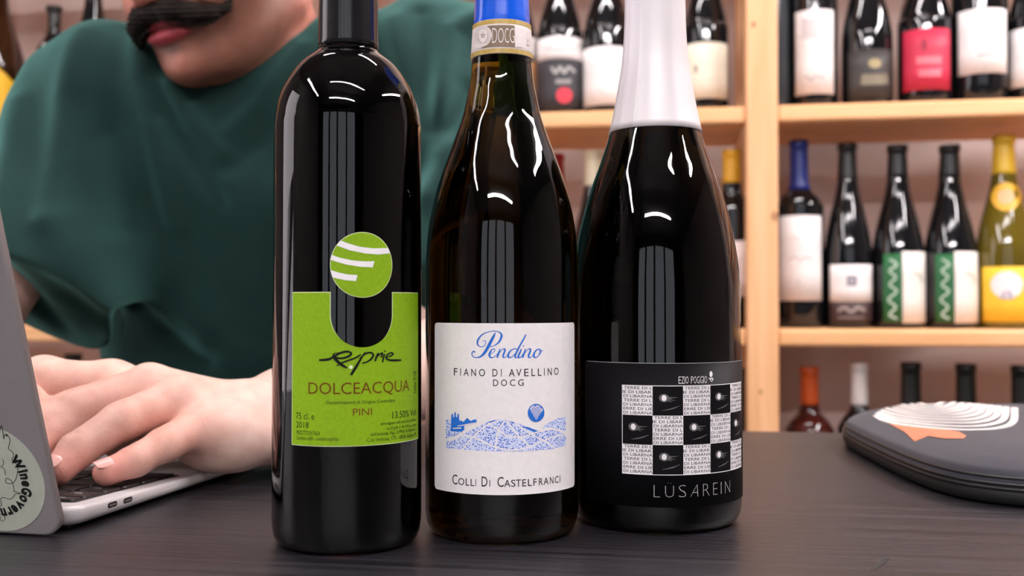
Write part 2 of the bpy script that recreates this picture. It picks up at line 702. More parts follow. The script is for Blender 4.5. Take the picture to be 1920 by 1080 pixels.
DARK = (0.006, 0.006, 0.007)
M_DARKGLASS = pmat('dark_bottle_glass', DARK, 0.06, var=0.3, scale=12, spec=0.6)
M_BROWNGLASS = pmat('brown_bottle_glass', (0.03, 0.012, 0.005), 0.06, var=0.3, scale=12, spec=0.6)
M_OLIVEGLASS = pmat('olive_bottle_glass', (0.12, 0.085, 0.008), 0.07, var=0.25, scale=12, spec=0.6)
M_ROSEGLASS = pmat('red_wine_glass', (0.05, 0.008, 0.006), 0.08, var=0.3, scale=12, spec=0.6)


def shelf_bottle(px, level, wpx, hpx, style, label, glass=M_DARKGLASS, cap=None, cap_from=.80, labels=(), row=1.835, medal=None, free=None, group=None, height=None):
    k = (px - 960) / FPX
    Y = row / (k * math.sin(TH) + math.cos(TH))
    X = k * Y
    base = LV[level]
    r = wpx / 2 / FPX * Y
    h = height or min(P(px, hpx, Y).z - base, .328)
    prof = [(a * r, b * h) for a, b in STYLES[style]]
    core = catmull(prof[2:-3], 4)
    prof = prof[:2] + [tuple(max(0, c) for c in p) for p in core] + prof[-2:]
    c = Cyl(X, Y, base, prof)
    root = empty('wine_bottle', (X, Y, TZ + base + 0.0002))
    tag(root, label, 'bottle', group)
    lathe('glass_body', prof, glass, root, 40)
    if cap is not None:
        zc = cap_from * h
        cp = [(c.rad(z) + .0006, z) for z in np.linspace(zc, .962 * h, 9)] + [(.39 * r + .0006, .966 * h), (.39 * r + .0006, h + .0006), (0, h + .0008)]
        cp = [(c.rad(zc), zc - .0002)] + cp
        lathe('capsule', cp, cmat(cap, 0.35), root, 28)
    for L in labels:
        (x0, y0, x1, y1, col) = L[:5]
        a0, a1 = c.at_px(x0, (y0 + y1) / 2)[0], c.at_px(x1, (y0 + y1) / 2)[0]
        xm = min(max((x0 + x1) / 2, px - wpx * .4), px + wpx * .4)
        zt, zb = c.at_px(xm, y0)[1], c.at_px(xm, y1)[1]
        zb = max(zb, 0.004)
        V, F = c.sheet(a0, a1, zb, zt, 0.0006, 20, 3, under=-0.0005)
        lo = mesh_obj('label', V, F, cmat(col, 0.55), root)
        for mk in (L[5] if len(L) > 5 else ()):
            kind, mcol = mk[0], mk[1]
            if kind == 'text':
                V, F = c.text(mk[2], *mk[3:7], 0.0010)
            elif kind == 'poly':
                V, F = c.lay_px(poly2d(mk[2], 8), 0.0010)
            elif kind == 'disc':
                cx, cy, rx, ry = mk[2:6]
                V, F = c.lay_px(poly2d([(cx + rx * math.cos(t), cy + ry * math.sin(t)) for t in np.linspace(0, 2 * PI, 22, endpoint=False)], 8), 0.0010)
            elif kind == 'line':
                V, F = c.lay_px(ribbon2d(mk[2], mk[3], 4), 0.0010)
            mesh_obj('print', V, F, cmat(mcol, 0.55), lo)
    if free:
        V, F = c.lay_px(poly2d(free[0], 6), 0.0008)
        mesh_obj('label', V, F, cmat(free[1], 0.5), root)
    if medal:
        cx, cy, rr, col, col2 = medal
        disc = lambda q: [(cx + q * math.cos(t), cy + q * math.sin(t)) for t in np.linspace(0, 2 * PI, 26, endpoint=False)]
        V, F = c.lay_px(poly2d(disc(rr), 9), 0.0008)
        mo = mesh_obj('medallion', V, F, cmat(col, 0.4), root)
        V, F = c.lay_px(poly2d(disc(rr * .55), 9), 0.0012)
        mesh_obj('print', V, F, cmat(col2, 0.4), mo)
    return root


WHITE = (0.86, 0.8, 0.78)
CREAM = (0.86, 0.78, 0.62)
GREY = (0.45, 0.4, 0.38)
# upper row
GA, GB, GC = 'bottles on the upper shelf', 'bottles on the middle shelf', 'bottles on the low shelf'
shelf_bottle(965, 'a', 82, -130, 'burgundy', 'dark bottle with white and orange label behind the blue capped bottle', labels=[(930, 66, 1005, 108, WHITE), (930, 112, 1005, 190, (0.5, 0.22, 0.08))], group=GA)
shelf_bottle(1050, 'a', 86, -130, 'burgundy', 'dark bottle with black label bearing a red dot under a white band',
             labels=[(1008, 68, 1093, 110, WHITE, [('line', GREY, [(1025, 92), (1050, 93), (1078, 91)], 3)]),
                     (1007, 110, 1093, 203, (0.035, 0.033, 0.04), [('line', (0.42, 0.4, 0.38), [(1034, 126), (1042, 137), (1050, 126), (1058, 137), (1066, 126), (1078, 136)], 5), ('line', (0.3, 0.28, 0.27), [(1042, 153), (1070, 153)], 8), ('disc', (0.65, 0.03, 0.06), 1058, 179, 15, 15)])], group=GA)
shelf_bottle(1139, 'a', 90, -130, 'burgundy', 'dark bottle with plain white label beside the red dot label', labels=[(1093, 86, 1184, 196, WHITE, [('line', (0.75, 0.6, 0.58), [(1110, 140), (1165, 140)], 2)])], group=GA)
shelf_bottle(1324, 'a', 86, -130, 'burgundy', 'dark bottle with cream label just beside the pine post', labels=[(1284, 79, 1364, 184, CREAM, [('disc', (0.4, 0.33, 0.25), 1305, 130, 4, 8), ('line', (0.7, 0.6, 0.45), [(1298, 150), (1345, 149)], 2)])], group=GA)
shelf_bottle(1446, 'a', 74, -130, 'bordeaux', 'dark grey bottle half hidden behind the pine post', glass=cmat((0.03, 0.035, 0.04), 0.15), group=GA)
shelf_bottle(1528, 'a', 86, -150, 'bordeaux', 'dark bottle with tall narrow white label on upper shelf',
             labels=[(1491, 18, 1563, 176, WHITE, [('poly', (0.66, 0.6, 0.6), [(1503, 34), (1552, 34), (1552, 74), (1503, 74)]), ('line', GREY, [(1509, 142), (1520, 149), (1532, 142), (1545, 148)], 5)])], group=GA)
shelf_bottle(1628, 'a', 92, -130, 'sloped', 'dark bottle with charcoal label and small gold crest',
             labels=[(1590, 92, 1672, 184, (0.035, 0.03, 0.028), [('disc', (0.35, 0.28, 0.14), 1640, 119, 12, 9), ('poly', (0.2, 0.165, 0.11), [(1616, 140), (1662, 138), (1664, 158), (1614, 160)])])], group=GA)
shelf_bottle(1737, 'a', 98, -130, 'burgundy', 'dark bottle with crimson red label on upper shelf',
             labels=[(1693, 53, 1781, 168, (0.55, 0.02, 0.06), [('disc', (0.3, 0.01, 0.04), 1733, 84, 6, 12), ('poly', (0.75, 0.16, 0.2), [(1718, 107), (1765, 105), (1765, 120), (1718, 121)]), ('poly', (0.66, 0.14, 0.18), [(1722, 130), (1765, 129), (1764, 144), (1722, 144)])])], group=GA)
shelf_bottle(1840, 'a', 99, -150, 'bordeaux', 'dark bottle with large square white label and thin red line',
             labels=[(1796, 16, 1887, 137, WHITE, [('disc', (0.7, 0.62, 0.6), 1844, 48, 3, 8), ('line', (0.7, 0.36, 0.36), [(1833, 103), (1872, 102)], 5)])], group=GA)
shelf_bottle(1944, 'a', 99, -130, 'burgundy', 'dark bottle with low white label cut by the picture edge', labels=[(1893, 50, 1985, 160, WHITE)], group=GA)
# middle row
shelf_bottle(1042, 'b', 84, 286, 'sloped', row=1.93, label= 'dark bottle with red capsule glimpsed beside the blue capped bottle', cap=(0.5, 0.03, 0.04), group=GB)
shelf_bottle(1113, 'b', 86, 284, 'sloped', 'dark bottle with cream capsule between the two tall front bottles', cap=(0.72, 0.62, 0.42), labels=[(1072, 470, 1155, 560, WHITE)], group=GB)
shelf_bottle(1373, 'b', 90, 283, 'bordeaux', 'dark bottle with yellow capsule beside the pine post', cap=(0.85, 0.42, 0.02), cap_from=.815, labels=[(1330, 452, 1416, 556, (0.8, 0.66, 0.62))], group=GB)
shelf_bottle(1499, 'b', 88, 250, 'bordeaux', 'dark bottle with blue capsule and tall white label', cap=(0.015, 0.03, 0.2), cap_from=.735,
             labels=[(1461, 404, 1540, 564, WHITE, [('line', (0.6, 0.52, 0.5), [(1480, 488), (1490, 481), (1500, 489), (1510, 482), (1521, 487)], 3), ('line', (0.7, 0.62, 0.6), [(1482, 446), (1520, 446)], 2), ('disc', (0.62, 0.55, 0.5), 1498, 532, 5, 7)])], group=GB)
shelf_bottle(1590, 'b', 88, 270, 'sloped', 'black bottle with small square white label and emblem', cap=(0.012, 0.012, 0.012), cap_from=.80,
             labels=[(1556, 496, 1635, 566, WHITE, [('poly', (0.2, 0.18, 0.24), [(1588, 518), (1606, 518), (1606, 536), (1588, 536)]), ('poly', WHITE, [(1594, 523), (1600, 523), (1600, 530), (1594, 530)])]),
                     (1556, 567, 1635, 604, (0.045, 0.02, 0.02), [('line', (0.3, 0.24, 0.22), [(1571, 583), (1584, 577), (1596, 585), (1608, 577), (1622, 583)], 6), ('line', (0.22, 0.17, 0.16), [(1572, 596), (1620, 596)], 3)])], group=GB)


def green_white(px, label):
    x = px - 1684
    shelf_bottle(px, 'b', 95, 274, 'sloped', label, cap=(0.008, 0.008, 0.009), cap_from=.83,
                 labels=[(1656 + x, 476, 1691 + x, 604, (0.012, 0.12, 0.035), [('line', (0.5, 0.62, 0.5), [(1668 + x, 486), (1682 + x, 496), (1668 + x, 508), (1680 + x, 520), (1668 + x, 534), (1682 + x, 546), (1666 + x, 562), (1680 + x, 576), (1668 + x, 590), (1682 + x, 598)], 4)]),
                         (1692 + x, 472, 1736 + x, 606, (0.86, 0.79, 0.72), [('line', (0.6, 0.6, 0.5), [(1712 + x, 512), (1724 + x, 516), (1730 + x, 530)], 6)])], group=GB)


green_white(1684, 'green and white labelled dark bottle beside the small white emblem label')
green_white(1782, 'green and white labelled dark bottle beside the yellow labelled bottle')
shelf_bottle(1884, 'b', 102, 243, 'sloped', 'olive bottle with yellow capsule, medallion and yellow label', glass=M_OLIVEGLASS, cap=(0.8, 0.5, 0.03), cap_from=.80,
             labels=[(1842, 500, 1928, 604, (0.85, 0.52, 0.03), [('disc', (0.85, 0.8, 0.8), 1888, 534, 30, 26), ('poly', (0.35, 0.3, 0.4), [(1872, 556), (1888, 542), (1904, 554), (1900, 561), (1876, 561)])])],
             medal=(1886, 369, 27, (0.75, 0.4, 0.02), (0.6, 0.42, 0.2)), group=GB)
# low row: only the necks clear the table
shelf_bottle(1383, 'c', 90, 690, 'bordeaux', 'dark bottle on the low shelf behind the pine post', group=GC)
shelf_bottle(1517, 'c', 88, 689, 'bordeaux', 'red wine bottle with orange capsule on the low shelf', glass=M_ROSEGLASS, cap=(0.52, 0.075, 0.008), cap_from=.79, group=GC)
shelf_bottle(1610, 'c', 78, 681, 'bordeaux', 'dark bottle with white capsule on the low shelf', cap=(0.8, 0.72, 0.68), cap_from=.77, group=GC)
shelf_bottle(1707, 'c', 92, 680, 'bordeaux', 'black necked bottle beside the white capsule on the low shelf', cap=(0.008, 0.009, 0.007), cap_from=.7, group=GC)
shelf_bottle(1810, 'c', 92, 683, 'bordeaux', 'black necked bottle on the low shelf between two black necks', cap=(0.008, 0.009, 0.007), cap_from=.7, group=GC)
shelf_bottle(1914, 'c', 92, 686, 'bordeaux', 'black necked bottle at the picture edge on the low shelf', cap=(0.008, 0.009, 0.007), cap_from=.7, group=GC)
# left bay, behind the man
shelf_bottle(-12, 'a', 112, -140, 'sloped', row=1.86, label= 'brown bottle with slanted yellow label at the picture edge', glass=M_BROWNGLASS,
             group=GA, free=([(-70, 90), (-30, 108), (0, 129), (37, 166), (38, 178), (15, 205), (0, 219), (-40, 250), (-90, 235)], (0.9, 0.5, 0.01)))
shelf_bottle(98, 'a', 72, 14, 'squat', 'small squat dark bottle with stopper behind the shoulder', cap=(0.01, 0.01, 0.01), cap_from=.86, labels=[(70, 82, 126, 160, WHITE)], group=GA)
shelf_bottle(172, 'a', 74, -120, 'sloped', 'slim dark bottle behind the shoulder beside the squat one', group=GA)
shelf_bottle(138, 'c', 80, 664, 'bordeaux', 'dark bottle neck seen between sleeve and torso', cap=(0.012, 0.012, 0.01), cap_from=.72, group=GC)

# ------------------------------------------------------------------ the three bottles on the table
def measured(pxc, Yc, rows):
    """(picture row, half width in pixels) -> profile (r, z)"""
    out = []
    for py, hw in rows:
        z = P(pxc, py, Yc).z
        r = Yc * math.sin(math.atan(hw / FPX))
        out.append((r, z))
    return out


def front_bottle(pxc, Yc, rows, top, R, label, glass):
    X = (pxc - 960) / FPX * Yc
    pr = measured(pxc, Yc, rows)[::-1]          # bottom to top
    pr = [(pr[0][0], 0.012)] + [p for p in pr if p[1] > 0.02]
    body = catmull(pr, 6)
    body = [(float(a), float(b)) for a, b in body]
    r0 = body[0][0]
    foot = [(0, 0.004), (r0 * .62, 0.003), (r0 * .80, 0.0004), (r0 * .87, 0.0003), (r0 * .95, 0.0022), (r0 * .985, 0.0062)]
    rt = body[-1][0]
    prof = foot + body + [(rt, top), (0, top)]
    c = Cyl(X, Yc, 0.0, prof)
    root = empty('wine_bottle', (X, Yc, TZ + 0.0001))
    tag(root, label, 'bottle', 'the three bottles lined up on the table')
    lathe('glass_body', prof, glass, root, 128)
    return c, root


M_REDWINE = glass_mat('red_wine_in_dark_glass', (0.42, 0.2, 0.12), 240)
M_GREEN = glass_mat('white_wine_in_olive_glass', (0.62, 0.57, 0.10), 190)
M_GREEN2 = glass_mat('sparkling_wine_in_olive_glass', (0.56, 0.52, 0.10), 210)
M_PAPER = pmat('label_paper', (0.80, 0.76, 0.76), 0.6, var=0.03, scale=300, bump=0.25, bscale=1800)
M_LIME = pmat('lime_green_label_paper', (0.205, 0.37, 0.003), 0.65, var=0.08, scale=700, bump=0.15, bscale=2500, spec=0.25)
M_EDGE = pmat('pale_label_edge', (0.72, 0.78, 0.5), 0.6)
M_INK = pmat('black_ink', (0.006, 0.007, 0.006), 0.7, spec=0.15)
M_GREYINK = pmat('dark_grey_ink', (0.03, 0.027, 0.03), 0.65, spec=0.2)
M_OCHRE = pmat('brown_ink', (0.135, 0.05, 0.006), 0.7, spec=0.15)
M_DKGREEN = pmat('dark_green_ink', (0.018, 0.035, 0.005), 0.7, spec=0.15)
M_BLUE = pmat('blue_ink', (0.02, 0.14, 0.56), 0.65, spec=0.2)
M_STIP = stipple_mat('blue_dotted_print', (0.62, 0.68, 0.88), (0.04, 0.12, 0.55), 1150, 0.34)
M_WINK = pmat('white_ink', (0.8, 0.77, 0.78), 0.55)
M_SILVER = pmat('silver_grey_ink', (0.34, 0.33, 0.335), 0.5)
M_BLACKLABEL = pmat('black_label_paper', (0.006, 0.0055, 0.0065), 0.5, var=0.1, spec=0.06)

# --- first bottle: straight sided, lime green label
Y1 = 0.518
c1, b1 = front_bottle(652, Y1, [(88, 53.5), (95, 55), (102, 60), (111, 72), (121, 85), (134, 97), (149, 107.5), (165, 117), (182, 125), (203, 131.5), (228, 135.5), (260, 137), (420, 137.5), (600, 138), (800, 138.5), (960, 138.5)],
                      0.262, .0375, 'tall straight black bottle with lime green cut-out label', M_REDWINE)
M_CAPS = pmat('black_capsule_foil', (0.008, 0.008, 0.009), 0.16, var=0.2, spec=0.6)
zt = P(652, 90, Y1).z
rn = Y1 * math.sin(math.atan(53.5 / FPX))
lathe('capsule', [(rn - .001, zt - .0012), (rn + .0008, zt - .0012), (rn + .0007, zt + .002), (rn + .0004, zt + .03), (rn + .0003, .330), (rn + .001, .332), (rn + .0008, .3375), (rn - .002, .339), (0, .3392)], M_CAPS, b1, 96)
O1, O2, O3, O4 = 0.0003, 0.00042, 0.0005, 0.0006


def face_label(c, root, name, mat, x0, y0, x1, y1, off, cut=None, na=48, edge=None, corner=0.0, nz=1):
    """rectangular label given by its picture box; cut = (xa, xb, fn) lowers the upper edge"""
    ym = (y0 + y1) / 2
    a0, a1 = c.at_px(x0, ym)[0], c.at_px(x1, ym)[0]
    xm = (x0 + x1) / 2
    zt, zb = c.at_px(xm, y0)[1], c.at_px(xm, y1)[1]
    R = c.rad((zt + zb) / 2)

    def make(grow, o):
        b = Bag()
        A0, A1 = a0 - grow / R, a1 + grow / R

        def inset(a):
            if not corner:
                return 0
            d = min(a - A0, A1 - a) * R
            return corner - math.sqrt(max(0, corner ** 2 - (corner - min(d, corner)) ** 2))
        top, bot = (lambda a: zt + grow - inset(a)), (lambda a: zb - grow + inset(a))
        if cut is None:
            if corner:
                ca = corner / R
                for p, q, n in ((A0, A0 + ca, 10), (A0 + ca, A1 - ca, na), (A1 - ca, A1, 10)):
                    b.add(*c.sheet(p, q, bot, top, o, n, nz))
            else:
                b.add(*c.sheet(A0, A1, bot, top, o, na, nz, under=-.0002))
        else:
            ca, cb = c.at_px(cut[0], ym)[0] + grow / R, c.at_px(cut[1], ym)[0] - grow / R
            zs, zd = c.at_px(xm, cut[2])[1], c.at_px(xm, cut[3])[1]
            am, hw = (ca + cb) / 2, (cb - ca) / 2
            b.add(*c.sheet(A0, ca, bot, top, o, 14, nz))
            b.add(*c.sheet(cb, A1, bot, top, o, 14, nz))
            dep = zs - zd + grow
            # cosine spacing keeps the steep flanks of the cut smooth
            ts = am - hw * np.cos(np.linspace(0, PI, 49))
            f = lambda a: zs - dep * math.sqrt(max(0, 1 - ((a - am) / hw) ** 2)) if abs(a - am) < hw else zs
            for p, q in zip(ts, ts[1:]):
                b.add(*c.sheet(p, q, bot, f, o, 1, nz))
        return b
    lo = make(0, off).build(name, mat, root)
    if edge is not None:
        make(0.0003, off - .0001).build('label_edge', edge, lo)
    return lo


lab1 = face_label(c1, b1, 'label', M_LIME, 549, 549, 783, 836, O1, cut=(618.5, 735.5, 590, 652), edge=M_EDGE)


def px_disc(cx, cy, rx, ry, n=64):
    return [(cx + rx * math.cos(t), cy + ry * math.sin(t)) for t in np.linspace(0, 2 * PI, n, endpoint=False)]


def px_sheet_disc(c, cx, cy, rx, ry, off, n=40):
    """round label: columns between the lower and upper arc"""
    a0, a1 = c.at_px(cx - rx, cy)[0], c.at_px(cx + rx, cy)[0]
    zt, zb = c.at_px(cx, cy - ry)[1], c.at_px(cx, cy + ry)[1]
    am, ha, zm, hz = (a0 + a1) / 2, (a1 - a0) / 2, (zt + zb) / 2, (zt - zb) / 2
    ts = am - ha * np.cos(np.linspace(0, PI, n + 1))
    h = lambda a: hz * math.sqrt(max(0, 1 - ((a - am) / ha) ** 2))
    b = Bag()
    for p, q in zip(ts, ts[1:]):
        b.add(*c.sheet(p, q, lambda a: zm - h(a), lambda a: zm + h(a), off, 1, 1))
    return b


rl = px_sheet_disc(c1, 677, 497, 57, 60.5, O1).build('round_label', M_LIME, b1)
px_sheet_disc(c1, 677, 497, 58, 61.5, O1 - .0001).build('label_edge', M_EDGE, rl)


def zoomed(pts, s, ox, oy):
    return [(ox + x / s, oy + y / s) for x, y in pts]


Z1 = lambda p: zoomed(p, 4.154, 540, 430)
bag = Bag()
for pts in ([(408, 88), (470, 112), (560, 138), (660, 150), (776, 147), (792, 188), (700, 198), (600, 190), (480, 165), (382, 128)],
            [(342, 200), (400, 222), (500, 244), (600, 252), (671, 250), (658, 298), (560, 293), (450, 275), (380, 255), (330, 238)],
            [(331, 318), (400, 340), (470, 354), (541, 358), (529, 405), (450, 398), (390, 386), (349, 375)]):
    bag.add(*c1.lay_px(poly2d(Z1(pts), 5), O2))
bag.build('stripe', M_WINK, rl, False)

Z2 = lambda p: zoomed(p, 5.142, 540, 640)
sig = Bag()
for pts, w in (([(302, 182), (350, 180), (400, 172), (445, 148), (500, 116), (560, 100), (600, 108), (606, 128), (570, 152), (510, 165), (455, 155), (437, 135), (452, 118), (495, 110)], [16, 22, 22, 20, 20, 20, 18, 20, 20, 18, 16, 14, 10, 4]),
               ([(440, 140), (455, 168), (490, 205), (530, 235), (570, 258)], [18, 30, 28, 26, 14]),
               ([(470, 236), (520, 210), (590, 182), (650, 160), (700, 128)], [10, 16, 16, 16, 12]),
               ([(742, 108), (712, 150), (680, 205), (645, 265), (606, 326)], [12, 18, 22, 26, 24]),
               ([(690, 168), (740, 122), (795, 110), (818, 132), (800, 170), (760, 198), (712, 213)], [10, 16, 16, 18, 18, 14, 10]),
               ([(868, 112), (850, 150), (836, 194)], [16, 18, 16]),
               ([(846, 160), (885, 122), (905, 116), (899, 140), (892, 160)], [8, 14, 16, 16, 10]),
               ([(925, 122), (916, 160), (906, 204)], [14, 16, 14]), ([(930, 90), (927, 104)], [14, 12]),
               ([(946, 158), (990, 140), (1006, 122), (985, 112), (950, 135), (942, 165), (975, 182), (1030, 184), (1085, 182)], [8, 14, 16, 14, 16, 16, 18, 20, 14])):
    sig.add(*c1.lay_px(ribbon2d(Z2(pts), [q / 5.142 for q in w], 7), O3))
sig.build('signature_lettering', M_INK, lab1, False)
bag = Bag()
bag.add(*c1.lay_px(poly2d(px_disc(658, 688.5, 3.6, 3.6, 16), 3), O4))
bag.build('dot', M_EDGE, lab1, False)

Bag().add(*c1.text('DOLCEACQUA', 579, 717, 766, 743, O2, weight=-0.003)).add(*c1.text('PINI', 661.5, 766, 697, 779, O2)).build('lettering', M_OCHRE, lab1, False)
bag = Bag()
for t, x0, y0, x1, y1 in (('Denominazione di Origine Controllata', 612, 751, 740, 759), ('75 cl. e', 556, 774.5, 590, 786.5), ('2018', 556.5, 791, 579.5, 802.5),
                          ('PRODOTTO IN ITALIA', 557, 808, 600.5, 816), ('Contiene solfiti - contains sulphites', 557, 819, 635, 828.5), ('13.50% Vol.', 735, 770, 779.5, 782.5),
                          ('Imbottigliato nella zona di produzione', 713, 789, 778.5, 796), ("da ICQRF IT IM/1295 per conto", 725, 798.5, 778.5, 805), ("dell'azienda Agr. E.PRIE di Altavia L.", 694, 808, 778.5, 816), ('C.so Verbone, 175 - 18036 Soldano IM', 688, 818, 778.5, 826.5)):
    bag.add(*c1.text(t, x0, y0, x1, y1, O2))
V, F, _ = text2d('Lotto 5/18')
a0, a1 = c1.at_px(773.5, 720)[0], c1.at_px(779, 720)[0]
z0, z1 = c1.at_px(700, 744)[1], c1.at_px(700, 702)[1]
bag.add([c1.pt(a1 - (a1 - a0) * y, z0 + (z1 - z0) * x, O2) for x, y in V], F)
bag.build('small_lettering', M_DKGREEN, lab1, False)

# --- second bottle: sloping shoulders, white label, blue capsule, paper seal
Y2 = 0.5427
c2, b2 = front_bottle(941, Y2, [(20, 50), (45, 52), (75, 54), (100, 55.5), (148, 59), (185, 66), (222, 74.5), (260, 88), (296, 101.5), (333, 115), (370, 126), (420, 136.5), (470, 141.5), (530, 143), (700, 143), (960, 143)],
                      0.292, .0407, 'burgundy style bottle with white label, paper seal and blue capsule', M_GREEN)
M_BLUECAP = pmat('blue_capsule_foil', (0.004, 0.10, 0.72), 0.22, var=0.06, spec=0.6, coat=0.3)
zt = c2.at_px(937, 60)[1]
rn = c2.rad(zt)
lathe('capsule', [(rn - .001, zt), (c2.rad(zt) + .0003, zt), (c2.rad(zt + .01) + .0003, zt + .01), (c2.rad(zt + .02) + .0003, zt + .02), (.0142, .2955), (.0152, .297), (.0152, .306), (.0145, .3085), (0, .309)], M_BLUECAP, b2, 96)
M_SEAL = pmat('seal_paper', (0.76, 0.68, 0.66), 0.6, var=0.05, scale=400)
M_GOLD = pmat('gold_ink', (0.46, 0.31, 0.07), 0.45, var=0.15, scale=500)
M_TAUPE = pmat('taupe_ink', (0.2, 0.135, 0.085), 0.6, var=0.15, scale=900)
M_SEALGREY = pmat('pale_grey_ink', (0.42, 0.36, 0.33), 0.6, var=0.2, scale=900)
zA, zB = c2.at_px(937, 36)[1], c2.at_px(937, 100.5)[1]
seal = mesh_obj('neck_seal', *c2.sheet(-PI * .98, PI * .98, zB, zA, 0.0007, 96, 4, under=-.0002), M_SEAL, b2)
h = zA - zB
bag = Bag()
bag.add(*c2.sheet(-PI * .97, PI * .97, zA - h * .14, zA - h * .005, 0.00082, 96, 1)).add(*c2.sheet(-PI * .97, PI * .97, zB + h * .01, zB + h * .14, 0.00082, 96, 1))
bag.build('gold_band', M_GOLD, seal)
Z7 = lambda p: zoomed(p, 10.8, 870, 20)
a0, a1 = c2.at_px(904.5, 68)[0], c2.at_px(964, 68)[0]
mesh_obj('brown_panel', *c2.sheet(a0, a1, zB + h * .185, zA - h * .185, 0.00085, 20, 3), M_TAUPE, seal)
bag = px_sheet_disc(c2, 907.5, 69.3, 15.8, 20.5, 0.00092)
bag.build('state_emblem', M_SEAL, seal)
bag = Bag()


def ring2d(cx, cy, rx, ry, w, n=40, t0=0, t1=2 * PI):
    return ribbon2d([(cx + rx * math.cos(t), cy + ry * math.sin(t)) for t in np.linspace(t0, t1, n)], w, 1)


bag.add(*c2.lay_px(ring2d(907.5, 69.3, 14.2, 18.6, 0.9), 0.00097))
bag.add(*c2.lay_px(ring2d(907.5, 69.3, 11.0, 14.6, 1.0), 0.00097))
star = []
for k in range(10):
    t = -PI / 2 + k * PI / 5
    q = 1.0 if k % 2 == 0 else 0.42
    star.append((907.5 + 6.0 * q * math.cos(t), 67.5 + 7.6 * q * math.sin(t)))
bag.add(*c2.lay_px(poly2d(star, 3), 0.00097))
for sgn in (-1, 1):
    bag.add(*c2.lay_px(ribbon2d([(907.5 + sgn * 1, 81.5), (907.5 + sgn * 6, 78), (907.5 + sgn * 8.6, 70), (907.5 + sgn * 7.5, 62)], [1.6, 2, 2, 1], 5), 0.00097))
for k in range(30):
    t = 2 * PI * k / 30
    if 0.30 * PI < t < 0.7 * PI:
        continue
    bag.add(*c2.lay_px(ribbon2d([(907.5 + 12.0 * math.cos(t), 69.3 + 15.9 * math.sin(t)), (907.5 + 13.2 * math.cos(t), 69.3 + 17.4 * math.sin(t))], 0.9, 1), 0.00097))
bag.build('emblem_print', M_SEALGREY, seal, False)
bag = Bag()
for t, x0, x1 in (('D', 924, 932.5), ('O', 934.2, 944.2), ('C', 946, 953.4), ('G', 954.8, 963.2)):
    bag.add(*c2.text(t, x0, 54, x1, 81.3, 0.00095, weight=-0.02))
bag.build('lettering', M_WINK, seal, False)
bag = Bag()
bag.add(*c2.lay_px(ribbon2d([(985, 74), (987, 80), (989.5, 74)], 1.1, 4), .0009)).add(*c2.lay_px(ribbon2d([(984.5, 85), (990, 86)], 2.5, 3), .0009)).add(*c2.lay_px(ribbon2d([(967, 89.5), (978, 90)], 1.2, 3), .0009))
bag.build('small_lettering', M_SEALGREY, seal, False)

lab2 = face_label(c2, b2, 'label', M_PAPER, 816, 606.5, 1076, 928.5, O1, corner=.0022, na=60)
Z3 = lambda p: zoomed(p, 6.352, 810, 600)
scr = Bag()
for pts, w in (([(757, 150), (735, 195), (700, 262), (660, 340), (625, 395), (580, 437), (535, 449), (497, 440), (480, 412), (487, 382), (508, 378), (512, 392)], [6, 26, 34, 34, 30, 18, 11, 10, 12, 13, 16, 12]),
               ([(608, 258), (630, 247), (643, 265), (633, 300), (600, 320), (565, 312), (545, 285), (550, 240), (590, 185), (650, 150), (720, 134), (785, 140), (822, 165), (826, 205), (800, 260), (750, 302), (700, 318), (665, 312)], [6, 7, 8, 8, 8, 11, 18, 20, 14, 9, 8, 10, 20, 26, 20, 10, 8, 6]),
               ([(690, 412), (728, 390), (750, 362), (744, 346), (718, 352), (692, 390), (686, 425), (702, 449), (730, 446), (765, 420), (795, 385)], [6, 7, 9, 9, 12, 22, 24, 16, 8, 7, 6]),
               ([(812, 345), (795, 395), (775, 450)], [10, 20, 20]), ([(788, 415), (825, 365), (856, 345), (870, 355), (858, 395), (846, 430), (855, 450), (880, 438), (908, 405)], [6, 7, 12, 18, 20, 20, 14, 7, 6]),
               ([(1024, 362), (1000, 346), (968, 348), (930, 372), (908, 412), (910, 444), (934, 448), (968, 425), (1000, 388), (1016, 368)], [8, 10, 11, 16, 22, 20, 11, 9, 9, 8]),
               ([(1115, 176), (1085, 235), (1045, 305), (1010, 375), (988, 425), (995, 451), (1020, 438), (1045, 405)], [14, 18, 18, 20, 20, 14, 7, 6]),
               ([(1062, 346), (1042, 395), (1026, 432), (1035, 452), (1058, 438), (1085, 400)], [12, 20, 20, 14, 7, 6]), ([(1080, 312), (1090, 310)], [18, 18]),
               ([(1112, 345), (1095, 395), (1075, 450)], [10, 20, 20]), ([(1088, 415), (1125, 365), (1156, 345), (1170, 355), (1158, 395), (1146, 430), (1155, 450), (1180, 438), (1206, 405)], [6, 7, 12, 18, 20, 20, 14, 7, 6]),
               ([(1278, 350), (1250, 352), (1218, 385), (1208, 425), (1222, 449), (1250, 440), (1280, 400), (1290, 365), (1276, 348), (1268, 360), (1285, 378), (1322, 362)], [8, 12, 18, 22, 16, 9, 14, 14, 8, 6, 6, 5])):
    scr.add(*c2.lay_px(ribbon2d(Z3(pts), [q / 6.352 for q in w], 7), O3))
scr.build('script_lettering', M_BLUE, lab2, False)
bag = Bag()
for t, x0, x1, yy in [(ch, 810 + a / 6.352, 810 + b / 6.352, 0) for ch, a, b in (('F', 266, 308), ('I', 341, 349), ('A', 381, 442), ('N', 471, 528), ('O', 562, 634), ('D', 721, 781), ('I', 821, 830), ('A', 914, 984), ('V', 1000, 1064), ('E', 1095, 1146), ('L', 1181, 1224), ('L', 1256, 1298), ('I', 1328, 1336), ('N', 1372, 1420), ('O', 1447, 1500))]:
    bag.add(*c2.text(t, x0, 692.2, x1, 706.2, O2, weight=0.004, flat=946))
